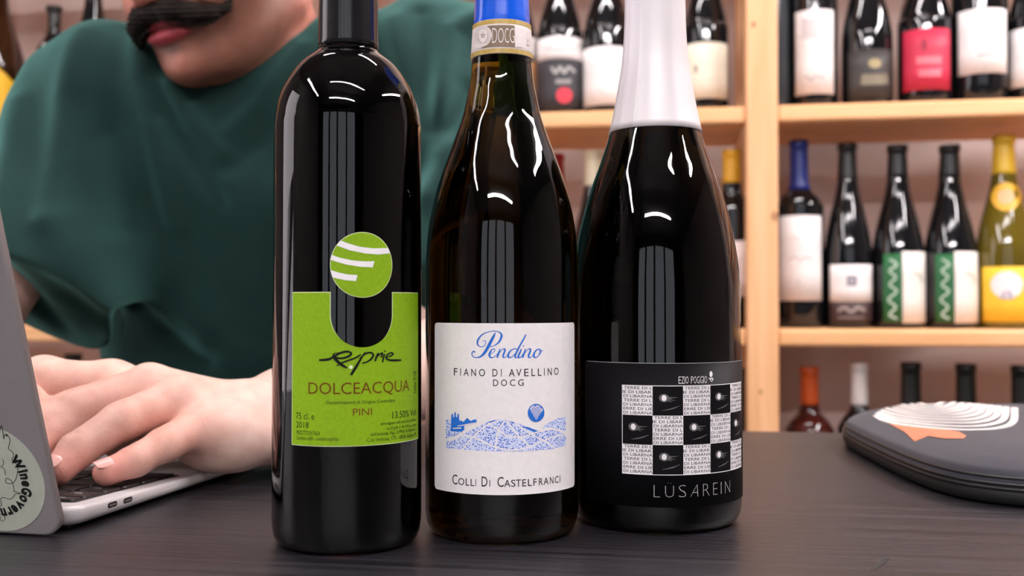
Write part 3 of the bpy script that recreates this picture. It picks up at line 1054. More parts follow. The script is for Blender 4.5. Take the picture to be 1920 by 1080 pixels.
for ch, a, b in (('D', 728, 790), ('O', 822, 893), ('C', 926, 990), ('G', 1022, 1090)):
    bag.add(*c2.text(ch, 810 + a / 6.352, 711.8, 810 + b / 6.352, 724.2, O2, weight=0.004, flat=946))
for ch, a, b, small in (('C', 165, 220, 0), ('O', 228, 292, 1), ('L', 306, 345, 1), ('L', 358, 397, 1), ('I', 409, 416, 1), ('D', 474, 536, 0), ('I', 556, 564, 1), ('C', 640, 708, 0), ('A', 712, 778, 1), ('S', 784, 832, 1), ('T', 836, 890, 1), ('E', 903, 945, 1), ('L', 963, 1005, 1), ('F', 1020, 1054, 1), ('R', 1078, 1122, 1), ('A', 1128, 1180, 1), ('N', 1194, 1232, 1), ('C', 1246, 1286, 1), ('I', 1297, 1304, 1)):
    y1 = 913.2
    bag.add(*c2.text(ch, 820 + a / 5.685, y1 - (13.5 if small else 19), 820 + b / 5.685, y1, O2, weight=0.006, flat=946))
bag.build('lettering', M_GREYINK, lab2, False)
Z4 = lambda p: zoomed(p, 5.685, 820, 740)
hill = Bag()
for pts in ([(98, 485), (200, 450), (330, 380), (450, 320), (560, 285), (650, 265), (740, 272), (850, 300), (960, 345), (1080, 385), (1200, 365), (1300, 385), (1362, 420), (1362, 545), (1200, 585), (900, 605), (600, 608), (300, 590), (98, 570)],
            [(98, 270), (140, 262), (150, 380), (280, 395), (200, 440), (98, 470)],
            [(1110, 362), (1150, 320), (1200, 290), (1290, 245), (1362, 240), (1362, 400), (1300, 372), (1200, 352)]):
    hill.add(*c2.lay_px(poly2d(Z4(pts), 3), O2))
hill.build('hill_print', M_STIP, lab2, False)
paths = Bag()
for pts in ([(98, 492), (250, 430), (400, 352), (520, 296)], [(250, 436), (400, 460), (560, 535), (750, 590), (950, 565), (1130, 490), (1250, 445), (1360, 428)], [(270, 592), (380, 455), (520, 335), (660, 272)],
            [(620, 604), (632, 460), (655, 370), (722, 274)], [(540, 300), (640, 370), (760, 445), (900, 448), (1040, 405), (1190, 370), (1300, 388), (1360, 422)], [(740, 276), (850, 425), (985, 552)], [(815, 300), (1000, 425), (1130, 490), (1235, 560)], [(98, 488), (150, 486), (250, 450)]):
    paths.add(*c2.lay_px(ribbon2d(Z4(pts), 2.6, 8), O3))
paths.build('path_print', M_PAPER, lab2, False)
town = Bag()
for pts in ([(150, 392), (153, 300), (156, 212), (172, 202), (174, 240), (187, 240), (188, 190), (203, 188), (205, 240), (219, 240), (220, 206), (235, 204), (238, 262), (292, 300), (292, 378), (262, 396)],
            [(272, 300), (300, 272), (325, 246), (348, 272), (362, 280), (385, 268), (420, 264), (422, 295), (370, 303), (330, 318), (288, 330)],
            [(515, 304), (600, 274), (642, 270), (590, 294)], [(760, 280), (812, 296), (830, 318), (790, 300)], [(898, 336), (960, 347), (1070, 388), (1030, 402), (965, 372)]):
    town.add(*c2.lay_px(poly2d(Z4(pts), 4), O3))
town.add(*c2.lay_px(poly2d(Z4(px_disc(1048, 195, 88, 97, 40)), 4), O3))
town.build('castle_and_sun_print', M_BLUE, lab2, False)
grape = Bag()
for j, n in enumerate((4, 5, 4, 3, 2, 1)):
    for i in range(n):
        x, y = 1048 + (i - (n - 1) / 2) * 25 + (j % 2) * 3, 145 + j * 22
        grape.add(*c2.lay_px(ribbon2d(Z4([(x + 9 * math.cos(t), y + 9 * math.sin(t)) for t in np.linspace(0, 2 * PI, 12)]), 0.8, 1), O4))
for pts in ([(985, 160), (1000, 135), (1020, 120), (1030, 140)], [(1040, 140), (1052, 118), (1072, 128), (1085, 118)], [(1090, 150), (1112, 160), (1100, 185)]):
    grape.add(*c2.lay_px(ribbon2d(Z4(pts), 1.6, 5), O4))
for pts in ([(170, 356), (225, 352), (262, 350), (264, 362), (200, 364), (172, 364)], [(222, 330), (300, 318), (352, 306), (410, 300), (360, 318), (290, 330), (225, 338)], [(240, 266), (290, 268), (272, 278), (240, 276)]):
    grape.add(*c2.lay_px(poly2d(Z4(pts), 4), O4))
grape.build('grape_and_wall_print', M_PAPER, lab2, False)

# --- third bottle: sparkling wine, white foil, black label with checkerboard
Y3 = 0.572
c3, b3 = front_bottle(1229, Y3, [(0, 54), (60, 55.5), (117, 59.5), (175, 69), (237, 81.5), (300, 101), (355, 121), (415, 138), (474, 149.5), (533, 156), (600, 157.5), (700, 158), (960, 158)],
                      0.298, .047, 'sparkling wine bottle with white foil neck and checkered black label', M_GREEN2)
M_FOIL = pmat('white_foil', (0.72, 0.67, 0.68), 0.3, var=0.03, scale=30, spec=0.5)
zf = c3.at_px(1228, 236)[1]
fp = [(c3.rad(zf) - .0008, zf), (c3.rad(zf) + .0007, zf)] + [(c3.rad(z) + .0007, z) for z in np.linspace(zf + .004, .292, 22)] + [(.0178, .296), (.0182, .303), (.0172, .311), (.011, .316), (0, .3168)]


def pleat(a, z):
    q = 0
    for c, w, s in ((-.62, .05, .0006), (-.85, .09, -.0005), (.35, .16, .00025), (1.2, .1, .0004), (-1.3, .08, .0004), (2.3, .1, .0005), (-2.4, .1, .0005)):
        d = (a - c + PI) % (2 * PI) - PI
        q += s * math.exp(-(d / w) ** 2)
    return q * min(1, max(0, (z - zf + .012) / .02))


lathe('foil', fp, M_FOIL, b3, 180, pleat)
R3 = c3.rad(.05)
ym = 806
ac = [c3.at_px(x, ym)[0] for x in (1168, 1225, 1281, 1331)]
da = (ac[3] - ac[0]) / 3
a0 = ac[0]
zt, zb = c3.at_px(1240, 724.5)[1], c3.at_px(1240, 890)[1]
dz = (zt - zb) / 3
lzt, lzb = c3.at_px(1235, 681)[1], c3.at_px(1235, 952)[1]
lab3 = mesh_obj('label', *c3.sheet(a0 - .55, a0 + da * 5 + .75, lzb, lzt, O1, 80, 1, under=-.0002), M_BLACKLABEL, b3)
bag = Bag()
bag.add(*c3.sheet(a0 - .5, a0 + da * 5 + .7, lzt - .0003, lzt, O2, 60, 1))
bag.build('rim_line', M_SILVER, lab3)
bag = Bag()
gb = 0.00035
bag.add(*c3.sheet(a0 - gb / R3, a0 + 5 * da + gb / R3, zb - gb, zb, O2, 60, 1)).add(*c3.sheet(a0 - gb / R3, a0 + 5 * da + gb / R3, zt, zt + gb, O2, 60, 1)).add(*c3.sheet(a0 - gb / R3, a0, zb, zt, O2, 1, 1))
cells = [(i, j) for i in range(5) for j in range(3)]
for i, j in cells:
    if (i + j) % 2 == 0:
        bag.add(*c3.sheet(a0 + i * da, a0 + (i + 1) * da, zt - (j + 1) * dz, zt - j * dz, O2, 10, 1))
bag.build('white_square', M_WINK, lab3)
LINES = ['TERRE DI L', 'IE DI LIBAR', 'DI LIBARNA', 'TERRE DI L', 'DI LIBARNA', 'ERRE DI LIE', 'DI LIBARNA']
INS = [(.05, .99), (0, .97), (.03, 1), (.04, .98), (.03, 1), (.03, 1), (.03, 1)]
txt, sq, glow, halo, tail = Bag(), Bag(), Bag(), Bag(), Bag()
for i, j in cells:
    A, T = a0 + i * da, zt - j * dz
    if (i + j) % 2 == 0:
        for k, (s, (p, q)) in enumerate(zip(LINES, INS)):
            y = T - dz * (k + .12) / 7.05
            txt.add(*c3.wrap_text(s, A + da * p, A + da * q, y - dz * .098, y, O3, weight=0.006))
    else:
        sq.add(*c3.sheet(A + .012, A + da - .012, T - dz + .0003, T - .0003, O3, 10, 1))
        cx, cz = A + da * .37, T - dz * .4

        def blob(rx, rz, o, ox=0, oz=0, n=22):
            V = [(cx + ox + rx * math.cos(t) / R3, cz + oz + rz * math.sin(t)) for t in np.linspace(0, 2 * PI, n, endpoint=False)]
            return [c3.pt(a, z, o) for a, z in V], [tuple(range(n))]
        halo.add(*blob(.0026, .0022, O3 + .00008)).add(*blob(.0012, .0006, O3 + .00008, .055))
        glow.add(*blob(.0013, .00155, O3 + .00014))
        for (y0, y1, x1) in ((.0001, .0003, .0075), (-.0004, -.0013, .006), (-.0007, -.0022, .0045)):
            Vt, Ft = ribbon2d([(0.0008, y0), (x1 * .5, (y0 + y1) / 2), (x1, y1)], [.0009, .0006, .00005], 5)
            tail.add([c3.pt(cx + x / R3, cz + y, O3 + .0001) for x, y in Vt], Ft)
        Vt, Ft = ribbon2d([(-.001, -.0065), (.004, -.0055), (.008, -.004)], [.0002, .0007, .0002], 5)
        tail.add([c3.pt(cx + x / R3, cz + y, O3 + .0001) for x, y in Vt], Ft)
sq.build('dark_square', M_BLACKLABEL, lab3)
txt.build('square_lettering', M_GREYINK, lab3, False)
M_HALO = pmat('dim_grey_ink', (0.09, 0.085, 0.085), 0.6, var=0.4, scale=900)
halo.build('comet_halo', M_HALO, lab3)
tail.build('comet_tail', M_HALO, lab3, False)
glow.build('comet_head', M_WINK, lab3)
bag = Bag()
Z5 = lambda x: 1150 + x / 7.68
for ch, p, q in (('E', 936, 972), ('Z', 977, 1016), ('I', 1023, 1030), ('O', 1040, 1078), ('P', 1113, 1147), ('O', 1155, 1190), ('G', 1199, 1237), ('G', 1247, 1283), ('I', 1292, 1299), ('O', 1308, 1342)):
    bag.add(*c3.text(ch, Z5(p), 706.2, Z5(q), 719.4, O2, weight=-0.012, flat=1290))
bag.add(*c3.lay_px(poly2d(px_disc(Z5(1399), 701.8, 2.9, 5.6, 20), 2), O2))
for k in range(3):
    for i in range(4):
        if (i + k) % 2 == 0 or k == 0:
            x, y = Z5(1376 + i * 16), 709.8 + k * 2.6
            if k == 2 and i in (0, 3):
                continue
            bag.add(*c3.lay_px(poly2d(px_disc(x, y, 1.2, 1.3, 8), 2), O2))
bag.build('lettering', M_WINK, lab3, False)
bag = Bag()
Z6 = lambda x: 1150 + x / 4.908
for ch, p, q, sh in (('L', 372, 428, 0), ('Ü', 476, 556, 0), ('S', 600, 668, 0), ('A', 705, 778, .35), ('R', 822, 880, 0), ('E', 914, 953, 0), ('I', 984, 990, 0), ('N', 1022, 1068, 0)):
    top = 905.5 if ch == 'Ü' else 910
    bag.add(*c3.text(ch, Z6(p), top, Z6(q), 932.5, O2, shear=sh, weight=-0.028, flat=1262))
bag.build('name_lettering', M_SILVER, lab3, False)

# ------------------------------------------------------------------ the laptop
M_ALU = pmat('silver_aluminium', (0.66, 0.63, 0.64), 0.45, metal=0.25, var=0.03, scale=500)
M_ALUDARK = pmat('grey_aluminium_lid', (0.27, 0.245, 0.25), 0.45, metal=0.3, var=0.04, scale=700)
M_KEY = pmat('black_key_plastic', (0.012, 0.011, 0.012), 0.45)
M_WELL = pmat('keyboard_well', (0.02, 0.016, 0.017), 0.5)
M_PORT = pmat('port_dark', (0.008, 0.008, 0.009), 0.4)
M_SCREEN = pmat('dark_screen_glass', (0.01, 0.01, 0.012), 0.1)
M_STICK = pmat('sticker_paper', (0.40, 0.42, 0.35), 0.6, var=0.05, scale=200)
M_LEGEND = pmat('key_legend', (0.55, 0.55, 0.55), 0.5)
LW, LD = 0.305, 0.222
lap = empty('laptop', (-0.2300, 0.5275, TZ), math.atan2(-.203, .979))
tag(lap, 'open silver laptop with a round pale sticker on its lid', 'laptop')


def rrect(x0, x1, y0, y1, r, n=8):
    out = []
    for cx, cy, t0 in ((x1 - r, y1 - r, 0), (x0 + r, y1 - r, PI / 2), (x0 + r, y0 + r, PI), (x1 - r, y0 + r, 1.5 * PI)):
        for k in range(n + 1):
            t = t0 + k * PI / 2 / n
            out.append((cx + r * math.cos(t), cy + r * math.sin(t)))
    return out


def stacked(outline_levels):
    """closed solid from equal-length outlines [(x, y, z)...] bottom to top"""
    n = len(outline_levels[0])
    V = [p for o in outline_levels for p in o]
    F = [tuple(range(n))[::-1]]
    for l in range(len(outline_levels) - 1):
        for k in range(n):
            k2 = (k + 1) % n
            F.append((l * n + k, l * n + k2, (l + 1) * n + k2, (l + 1) * n + k))
    F.append(tuple((len(outline_levels) - 1) * n + k for k in range(n)))
    return V, F


def deck(y):      # top surface, falling to the front
    return 0.0135 - 0.0065 * max(0, (y - .006)) / LD


def bott(y):
    return 0.0024


B0, B1 = 0.0035, LD
lv = []
for ins, f in ((.006, 0.0), (.0015, .18), (0, .4), (0, .82), (.0008, 1.0)):
    o = rrect(-LW + ins, -ins, B0 + ins, B1 - ins, .011)
    lv.append([(x, y, bott(y) + (deck(y) - bott(y)) * f) for x, y in o])
V, F = stacked(lv)
base = mesh_obj('base', V, F, M_ALU, lap, True)
for p in base.data.polygons:
    p.use_smooth = len(p.vertices) == 4
bm = bmesh.new()
for x in (-.02, -LW + .02):
    for y in (.02, LD - .02):
        box_bm(bm, x - .008, x + .008, y - .004, y + .004, 0.0001, .0028)
bm_obj('rubber_foot', bm, M_PORT, lap)
slope = -0.0065 / LD
kb0, kb1 = .018, .128
V = [(x, y, deck(y) + .00015) for x, y in rrect(-LW + .012, -.0095, kb0, kb1, .003)]
mesh_obj('keyboard_well', V, [tuple(range(len(V)))], M_WELL, base, False)
V = [(x, y, deck(y) + .00015) for x, y in rrect(-LW / 2 - .055, -LW / 2 + .055, .138, .214, .005)]
mesh_obj('trackpad', V, [tuple(range(len(V)))], M_ALUDARK, base, False)
rows = [(.020, .009, 14), (.031, .0165, 14), (.0503, .0165, 14), (.0696, .0165, 13), (.0889, .0165, 12), (.1082, .0175, 11)]
keymesh = {}
KX0, KX1 = -LW + .0135, -.011
for y0, hgt, n in rows:
    w = (KX1 - KX0) / n
    key = (n, hgt)
    for i in range(n):
        if key not in keymesh:
            a = [(x, y, 0) for x, y in rrect(-w / 2 + .0013, w / 2 - .0013, 0, hgt, .0014, 2)]
            b = [(x, y, .0011) for x, y in rrect(-w / 2 + .0017, w / 2 - .0017, .0004, hgt - .0004, .0014, 2)]
            V, F = stacked([a, b])
            me = bpy.data.meshes.new('key')
            me.from_pydata(V, [], F)
            me.materials.append(M_KEY)
            keymesh[key] = me
        o = link(bpy.data.objects.new('key', keymesh[key]), base)
        o.location = (KX1 - w * (i + .5), y0, deck(y0) + .0002)
        o.rotation_euler = (math.atan(slope), 0, 0)
bag = Bag()
for x, y in ((-.022, .025), (-.041, .024), (-.022, .040), (-.022, .058)):
    bag.add([(x - .003, y, deck(y) + .0014), (x + .002, y, deck(y) + .0014), (x + .002, y + .0012, deck(y) + .0014), (x - .003, y + .0012, deck(y) + .0014)], [(0, 1, 2, 3)])
bag.build('key_legend', M_LEGEND, base, False)
for y in (.0385, .0535):
    zc = (deck(y) * .62 + bott(y) * .38)
    o = rrect(y - .0044, y + .0044, zc - .0015, zc + .0015, .00145, 6)
    V = [(0.00012, a, b) for a, b in o]
    po = mesh_obj('port', V, [tuple(range(len(V)))], M_PORT, base, False)
    V = [(0.00022, a, b) for a, b in rrect(y - .0030, y + .0030, zc - .0004, zc + .0004, .0003, 3)]
    mesh_obj('port_tongue', V, [tuple(range(len(V)))], M_ALUDARK, lap, False)
# the lid, leaning back towards the camera
LH = 0.212
lid_m = Matrix.Translation((0, -0.0005, 0.0022)) @ Matrix.Rotation(math.radians(17.6), 4, 'X')
lv = []
for ins, y in ((.0012, -.0050), (.0003, -.0047), (0, -.0042), (0, -.0006), (.0006, 0)):
    lv.append([(x, y, z) for x, z in rrect(-LW + ins, -ins, ins, LH - ins, .0105)][::-1])
V, F = stacked(lv)
F = [f[::-1] for f in F]
lid = mesh_obj('lid', V, F, M_ALUDARK, lap, True)
for p in lid.data.polygons:
    p.use_smooth = len(p.vertices) == 4
lid.matrix_local = lid_m
bm = bmesh.new()
bmesh.ops.recalc_face_normals
V = [(x, 0.00015, z) for x, z in rrect(-LW + .004, -.004, .012, LH - .004, .006)]
scr = mesh_obj('screen', V, [tuple(range(len(V)))], M_SCREEN, lid, False)
bm.free()
hg = lathe('hinge', [(0, -.24), (.0035, -.24), (.0035, 0), (0, 0)], M_PORT, lap, 16)
hg.rotation_euler = (0, PI / 2, 0)
hg.location = (-.03, .0035, .0085)
# sticker: laid on the lid's outer face
bpy.context.view_layer.update()
inv = (Matrix.Translation(lap.location) @ Matrix.Rotation(lap.rotation_euler.z, 4, 'Z') @ lid_m).inverted()


def on_lid(px, py):
    o = inv @ Vector((0, 0, TZ + CH))
    d = inv.to_3x3() @ ray(px, py)
    t = (-.0050 - o.y) / d.y
    q = o + d * t
    return q.x, q.z


SR = .0300
sx, sz = -.0335, .0318
yv = -.0052
ring = [(sx + SR * math.cos(t), yv, sz + SR * math.sin(t)) for t in np.linspace(0, 2 * PI, 72, endpoint=False)]
back = [(x, -.0049, z) for x, _, z in ring]
V, F = stacked([back[::-1], ring[::-1]])
stick = mesh_obj('sticker', V, F, M_STICK, lid, False)
bag = Bag()
ang = 40.0
for ch in 'WineGovern':
    Vt, Ft, asp = text2d(ch, 0, 0.045)
    hh = .0060 if ch in 'WGi' else .0045
    rb = .0168
    wid = .82 * hh * asp / (rb + hh * .5)
    am = math.radians(ang)
    pts = []
    for x, y in Vt:
        t = am - wid * x
        rr = rb + y * hh
        pts.append((sx + rr * math.cos(t), yv - .0002, sz + rr * math.sin(t)))
    bag.add(pts, Ft)
    ang -= math.degrees(wid + .0006 / rb)
bag.build('sticker_lettering', M_INK, lid, False)
bag = Bag()
Z8 = lambda p: zoomed(p, 4.0, 0, 760)
for pts, w in (([(-14, 210), (0, 190), (15, 150), (25, 200), (32, 250)], 1.1), ([(32, 250), (40, 215), (60, 222), (78, 260), (65, 322)], 1.1), ([(65, 322), (98, 350), (104, 380), (90, 408)], 1.1),
               ([(90, 408), (128, 440), (136, 490), (120, 555), (90, 582), (55, 580), (44, 560), (55, 545), (80, 555), (100, 585), (112, 640)], 1.1),
               ([(160, 660), (130, 648), (100, 642)], 1), ([(160, 660), (120, 662), (95, 692), (70, 700), (45, 690)], 1), ([(45, 690), (15, 690), (8, 720), (16, 740), (-4, 760), (-20, 740)], 1),
               ([(-10, 470), (20, 450), (30, 425), (22, 400)], 1), ([(16, 458), (38, 480), (44, 520)], 1), ([(-20, 560), (-10, 600), (-30, 640)], 1), ([(-30, 300), (-10, 330), (-25, 370)], 1),
               ([(185, 640), (200, 655), (215, 640), (225, 660), (210, 680), (190, 675), (180, 655), (185, 640)], 0.9), ([(0, 820), (20, 815), (38, 830), (40, 855), (20, 865), (4, 850), (10, 832)], 0.9)):
    Vt, Ft = ribbon2d(Z8(pts), w, 6)
    q = []
    for x, y in Vt:
        a, b = on_lid(x, y)
        q.append((a, yv - .0002, b))
    bag.add(q, Ft)
Vt, Ft = poly2d(Z8(px_disc(55, 222, 8, 8, 10)), 3)
bag.add([(on_lid(x, y)[0], yv - .00022, on_lid(x, y)[1]) for x, y in Vt], Ft)
bag.build('line_drawing', M_INK, lid, False)

# ------------------------------------------------------------------ the padded sleeve
M_NEO = pmat('dark_grey_neoprene', (0.019, 0.018, 0.029), 0.75, var=0.15, scale=900, bump=0.4, bscale=2500, sheen=0.12)
M_NEOSIDE = pmat('black_neoprene_edge', (0.004, 0.004, 0.0045), 0.7, var=0.2, scale=900, bump=0.3, bscale=2500)
M_ZIP = pmat('black_zip_teeth', (0.02, 0.02, 0.02), 0.35)
M_PRINTW = pmat('cream_print', (0.86, 0.8, 0.76), 0.6, var=0.03)
M_PRINTP = pmat('salmon_print', (0.62, 0.2, 0.11), 0.6, var=0.1, scale=300)
sleeve = empty('laptop_sleeve', (0.44, 0.775, TZ))
tag(sleeve, 'dark grey padded zip sleeve with cream loops print', 'sleeve')
ctrl = [(.300, .905), (.281, .862), (.273, .80), (.268, .735), (.266, .68), (.270, .635), (.286, .606), (.318, .590), (.38, .582), (.46, .572), (.53, .566), (.57, .575), (.592, .605), (.602, .66), (.612, .76), (.618, .85), (.612, .905), (.585, .935), (.53, .945), (.45, .958), (.39, .960), (.34, .945)]
cl = catmull(ctrl + [ctrl[0]], 6)[:-1]
ox, oy = 0.44, 0.775


def inset_loop(d, z):
    out = []
    n = len(cl)
    for i in range(n):
        t = cl[(i + 1) % n] - cl[i - 1]
        l = math.hypot(t[0], t[1])
        nx, ny = t[1] / l, -t[0] / l        # outwards for this winding
        out.append((cl[i][0] - nx * d - ox, cl[i][1] - ny * d - oy, z))
    return out


def area(l):
    return sum(a[0] * b[1] - a[1] * b[0] for a, b in zip(l, l[1:] + l[:1]))


SGN = 1 if area([tuple(p) for p in cl]) > 0 else -1
TOPZ = .0325


def top_z(d):
    return .0185 + (TOPZ - .0185) * (1 - math.exp(-d / .022))


CLA = np.array(cl)


def surf_z(x, y):
    d = np.sqrt(((CLA - (x, y)) ** 2).sum(1)).min()
    return top_z(min(d, .06))


def loops(spec):
    return [inset_loop(d * SGN, z) for d, z in spec]


lv = loops([(.006, .0004), (.0015, .0022), (0, .006), (.0003, .0105)])
V, F = stacked(lv)
mesh_obj('lower_panel', V, F, M_NEOSIDE, sleeve)
lv = loops([(.0012, .0106), (.0006, .0125), (.0010, .0150), (.0022, .0172)] + [(d, top_z(d)) for d in (.004, .007, .011, .016, .021)])
for q in (.90, .78, .62, .42, .2):
    lv.append([(x * q, y * q, surf_z(x * q + ox, y * q + oy)) for x, y, _ in lv[7 + 1]])
n = len(lv[0])
V, F = stacked(lv)
F = F[:-1]
c0 = len(V)
V.append((0, 0, TOPZ))
m = (len(lv) - 1) * n
F += [(m + k, m + (k + 1) % n, c0) for k in range(n)]
mesh_obj('upper_panel', V, F, M_NEO, sleeve)
for z, r, nm in ((.0108, .0011, 'zipper'), (.0135, .0008, 'zip_tape'), (.0172, .0009, 'piping')):
    V, F = tube_data(inset_loop((0.0002 if z < .015 else .0018) * SGN, z), r, 6, True)
    mesh_obj(nm, V, F, M_ZIP, sleeve)


def sleeve_top(px, py):
    d = ray(px, py)
    z = TOPZ
    for _ in range(6):
        q = Vector((0, 0, CH)) + d * ((z - CH) / d.z)
        z = surf_z(q.x, q.y)
    return q.x, q.y


Z9 = lambda p: zoomed(p, 4.5, 1580, 720)
LOOPS = [[(1450, 205), (1440, 320), (1330, 372), (1100, 390), (800, 378), (500, 348), (340, 312), (268, 272)],
         [(1378, 198), (1362, 295), (1260, 343), (1050, 362), (750, 350), (480, 320), (345, 286), (285, 252)],
         [(1312, 192), (1298, 268), (1200, 316), (1000, 334), (700, 323), (470, 294), (350, 262), (305, 240)],
         [(1250, 186), (1236, 248), (1150, 292), (960, 310), (680, 298), (475, 270), (365, 240), (330, 224)],
         [(1190, 181), (1168, 236), (1090, 270), (920, 287), (660, 274), (490, 247), (395, 220), (365, 208)],
         [(1134, 176), (1106, 222), (1030, 251), (880, 264), (640, 251), (500, 226), (425, 203)],
         [(1075, 171), (1038, 209), (960, 234), (820, 243), (640, 230), (525, 207), (460, 190)],
         [(1010, 167), (970, 200), (890, 219), (760, 223), (635, 210), (548, 190), (500, 178)],
         [(940, 162), (900, 187), (820, 202), (720, 202), (635, 190), (575, 174)],
         [(862, 158), (812, 177), (740, 184), (680, 178), (635, 167)]]
for kk, L in enumerate(LOOPS):
    pts = [sleeve_top(*p) for p in Z9(L)]
    Vt, Ft = ribbon2d(pts, list(np.linspace(.0052, .0026, len(pts))), 6)
    nn = len(Vt)
    V = [(x - ox, y - oy, surf_z(x, y) + .0001) for x, y in Vt] + [(x - ox, y - oy, surf_z(x, y) + .0007 + kk * .00004) for x, y in Vt]
    F = [tuple(i + nn for i in f) for f in Ft]
    e = len(Vt) // 2
    for i in range(e - 1):
        F.append((2 * i, 2 * i + 2, 2 * i + 2 + nn, 2 * i + nn))
        F.append((2 * i + 1, 2 * i + 1 + nn, 2 * i + 3 + nn, 2 * i + 3))
    F += [(0, nn, nn + 1, 1), (2 * e - 2, 2 * e - 1, 2 * e - 1 + nn, 2 * e - 2 + nn)]
    mesh_obj('loop_print', V, F, M_PRINTW, sleeve, False)
patch = [sleeve_top(x, y) for x, y in Z9([(380, 345), (450, 350), (640, 364), (850, 384), (980, 405), (1045, 440), (1020, 464), (860, 468), (720, 476), (605, 488), (530, 440), (440, 385)])]
V, F = poly2d(patch, .008)
mesh_obj('salmon_patch', [(x - ox, y - oy, surf_z(x, y) + .0003) for x, y in V], F, M_PRINTP, sleeve, False)

# ------------------------------------------------------------------ the man: smooth solids meshed from distance fields
def A3(*p):
    return np.array(p, float)


def cap(Q, a, b, ra, rb):
    a, b = np.asarray(a, float), np.asarray(b, float)
    ab = b - a
    t = np.clip(((Q - a) @ ab) / (ab @ ab), 0, 1)
    d = Q - a - t[:, None] * ab
    return np.sqrt((d * d).sum(1)) - (ra + (rb - ra) * t)


def ell(Q, c, r, R=None):
    q = Q - np.asarray(c, float)
    if R is not None:
        q = q @ R
    r = np.asarray(r, float)
    a = q / r
    k0 = np.sqrt((a * a).sum(1))
    b = a / r
    k1 = np.sqrt((b * b).sum(1))
    return k0 * (k0 - 1) / np.maximum(k1, 1e-9)


def smin(a, b, k):
    h = np.clip(.5 + .5 * (b - a) / k, 0, 1)
    return b + (a - b) * h - k * h * (1 - h)


def smax(a, b, k):
    return -smin(-a, -b, k)


def bounded(Q, lo, hi, fn, pad=.03):
    lo, hi = np.asarray(lo) - pad, np.asarray(hi) + pad
    out = np.maximum(lo - Q, Q - hi)
    dist = np.sqrt((np.maximum(out, 0) ** 2).sum(1)) + pad
    m = (out < 0).all(1)
    if m.any():
        dist[m] = fn(Q[m])
    return dist


def polygonize(fn, lo, hi, h, B=10):
    lo = np.array(lo, float)
    n = np.ceil((np.array(hi) - lo) / (h * B)).astype(int)
    I = np.stack(np.meshgrid(*[np.arange(k) for k in n], indexing='ij'), -1).reshape(-1, 3)
    d = fn(lo + (I + .5) * h * B)
    I = I[np.abs(d) < h * B * 1.3]
    N = n * B + 2
    gid = lambda a: (a[..., 0] * N[1] + a[..., 1]) * N[2] + a[..., 2]
    off = np.stack(np.meshgrid(*[np.arange(B + 1)] * 3, indexing='ij'), -1).reshape(-1, 3)
    ids, pos, quads = [], [], []
    C8 = np.array([[i, j, k] for i in (0, 1) for j in (0, 1) for k in (0, 1)])
    E12 = [(0, 1), (2, 3), (4, 5), (6, 7), (0, 2), (1, 3), (4, 6), (5, 7), (0, 4), (1, 5), (2, 6), (3, 7)]
    for s in range(0, len(I), 400):
        J = I[s:s + 400]
        G = J[:, None] * B + off
        v = fn((lo + G * h).reshape(-1, 3)).reshape(-1, B + 1, B + 1, B + 1)
        corners = np.stack([v[:, a:a + B, b:b + B, c:c + B] for a, b, c in C8], -1)
        neg = corners < 0
        k = neg.sum(-1)
        mb, mi, mj, mk = np.nonzero((k > 0) & (k < 8))
        cv = corners[mb, mi, mj, mk]
        cell = J[mb] * B + np.stack([mi, mj, mk], -1)
        acc = np.zeros((len(cv), 3))
        cnt = np.zeros(len(cv))
        for a, b in E12:
            va, vb = cv[:, a], cv[:, b]
            m = (va < 0) != (vb < 0)
            t = np.where(m, va / np.where(m, va - vb, 1), 0)
            p = C8[a] + t[:, None] * (C8[b] - C8[a])
            acc += np.where(m[:, None], p, 0)
            cnt += m
        pos.append(lo + (cell + acc / cnt[:, None]) * h)
        ids.append(gid(cell))
        g = v < 0
        for ax in range(3):
            sl0 = [slice(None), slice(0, B), slice(0, B), slice(0, B)]
            sl1 = list(sl0)
            sl1[ax + 1] = slice(1, B + 1)
            g0, g1 = g[tuple(sl0)], g[tuple(sl1)]
            qb, qi, qj, qk = np.nonzero(g0 != g1)
            inside = g0[qb, qi, qj, qk]
            gp = J[qb] * B + np.stack([qi, qj, qk], -1)
            eb, ec = np.zeros(3, int), np.zeros(3, int)
            eb[(ax + 1) % 3] = 1
            ec[(ax + 2) % 3] = 1
            q = np.stack([gid(gp), gid(gp - eb), gid(gp - eb - ec), gid(gp - ec)], 1)
            q[~inside] = q[~inside][:, ::-1]
            quads.append(q)
    ids, pos, quads = np.concatenate(ids), np.concatenate(pos), np.concatenate(quads)
    o = np.argsort(ids)
    ids, pos = ids[o], pos[o]
    k = np.clip(np.searchsorted(ids, quads), 0, len(ids) - 1)
    ok = (ids[k] == quads).all(1)
    quads = k[ok]
    e = h * .5
    for _ in range(1):
        d = fn(pos)
        g = np.stack([fn(pos + v) - fn(pos - v) for v in np.eye(3) * e], 1) / (2 * e)
        l = np.maximum((g * g).sum(1), .2)
        pos = pos - np.clip(d / l, -h, h)[:, None] * g
    return pos, quads


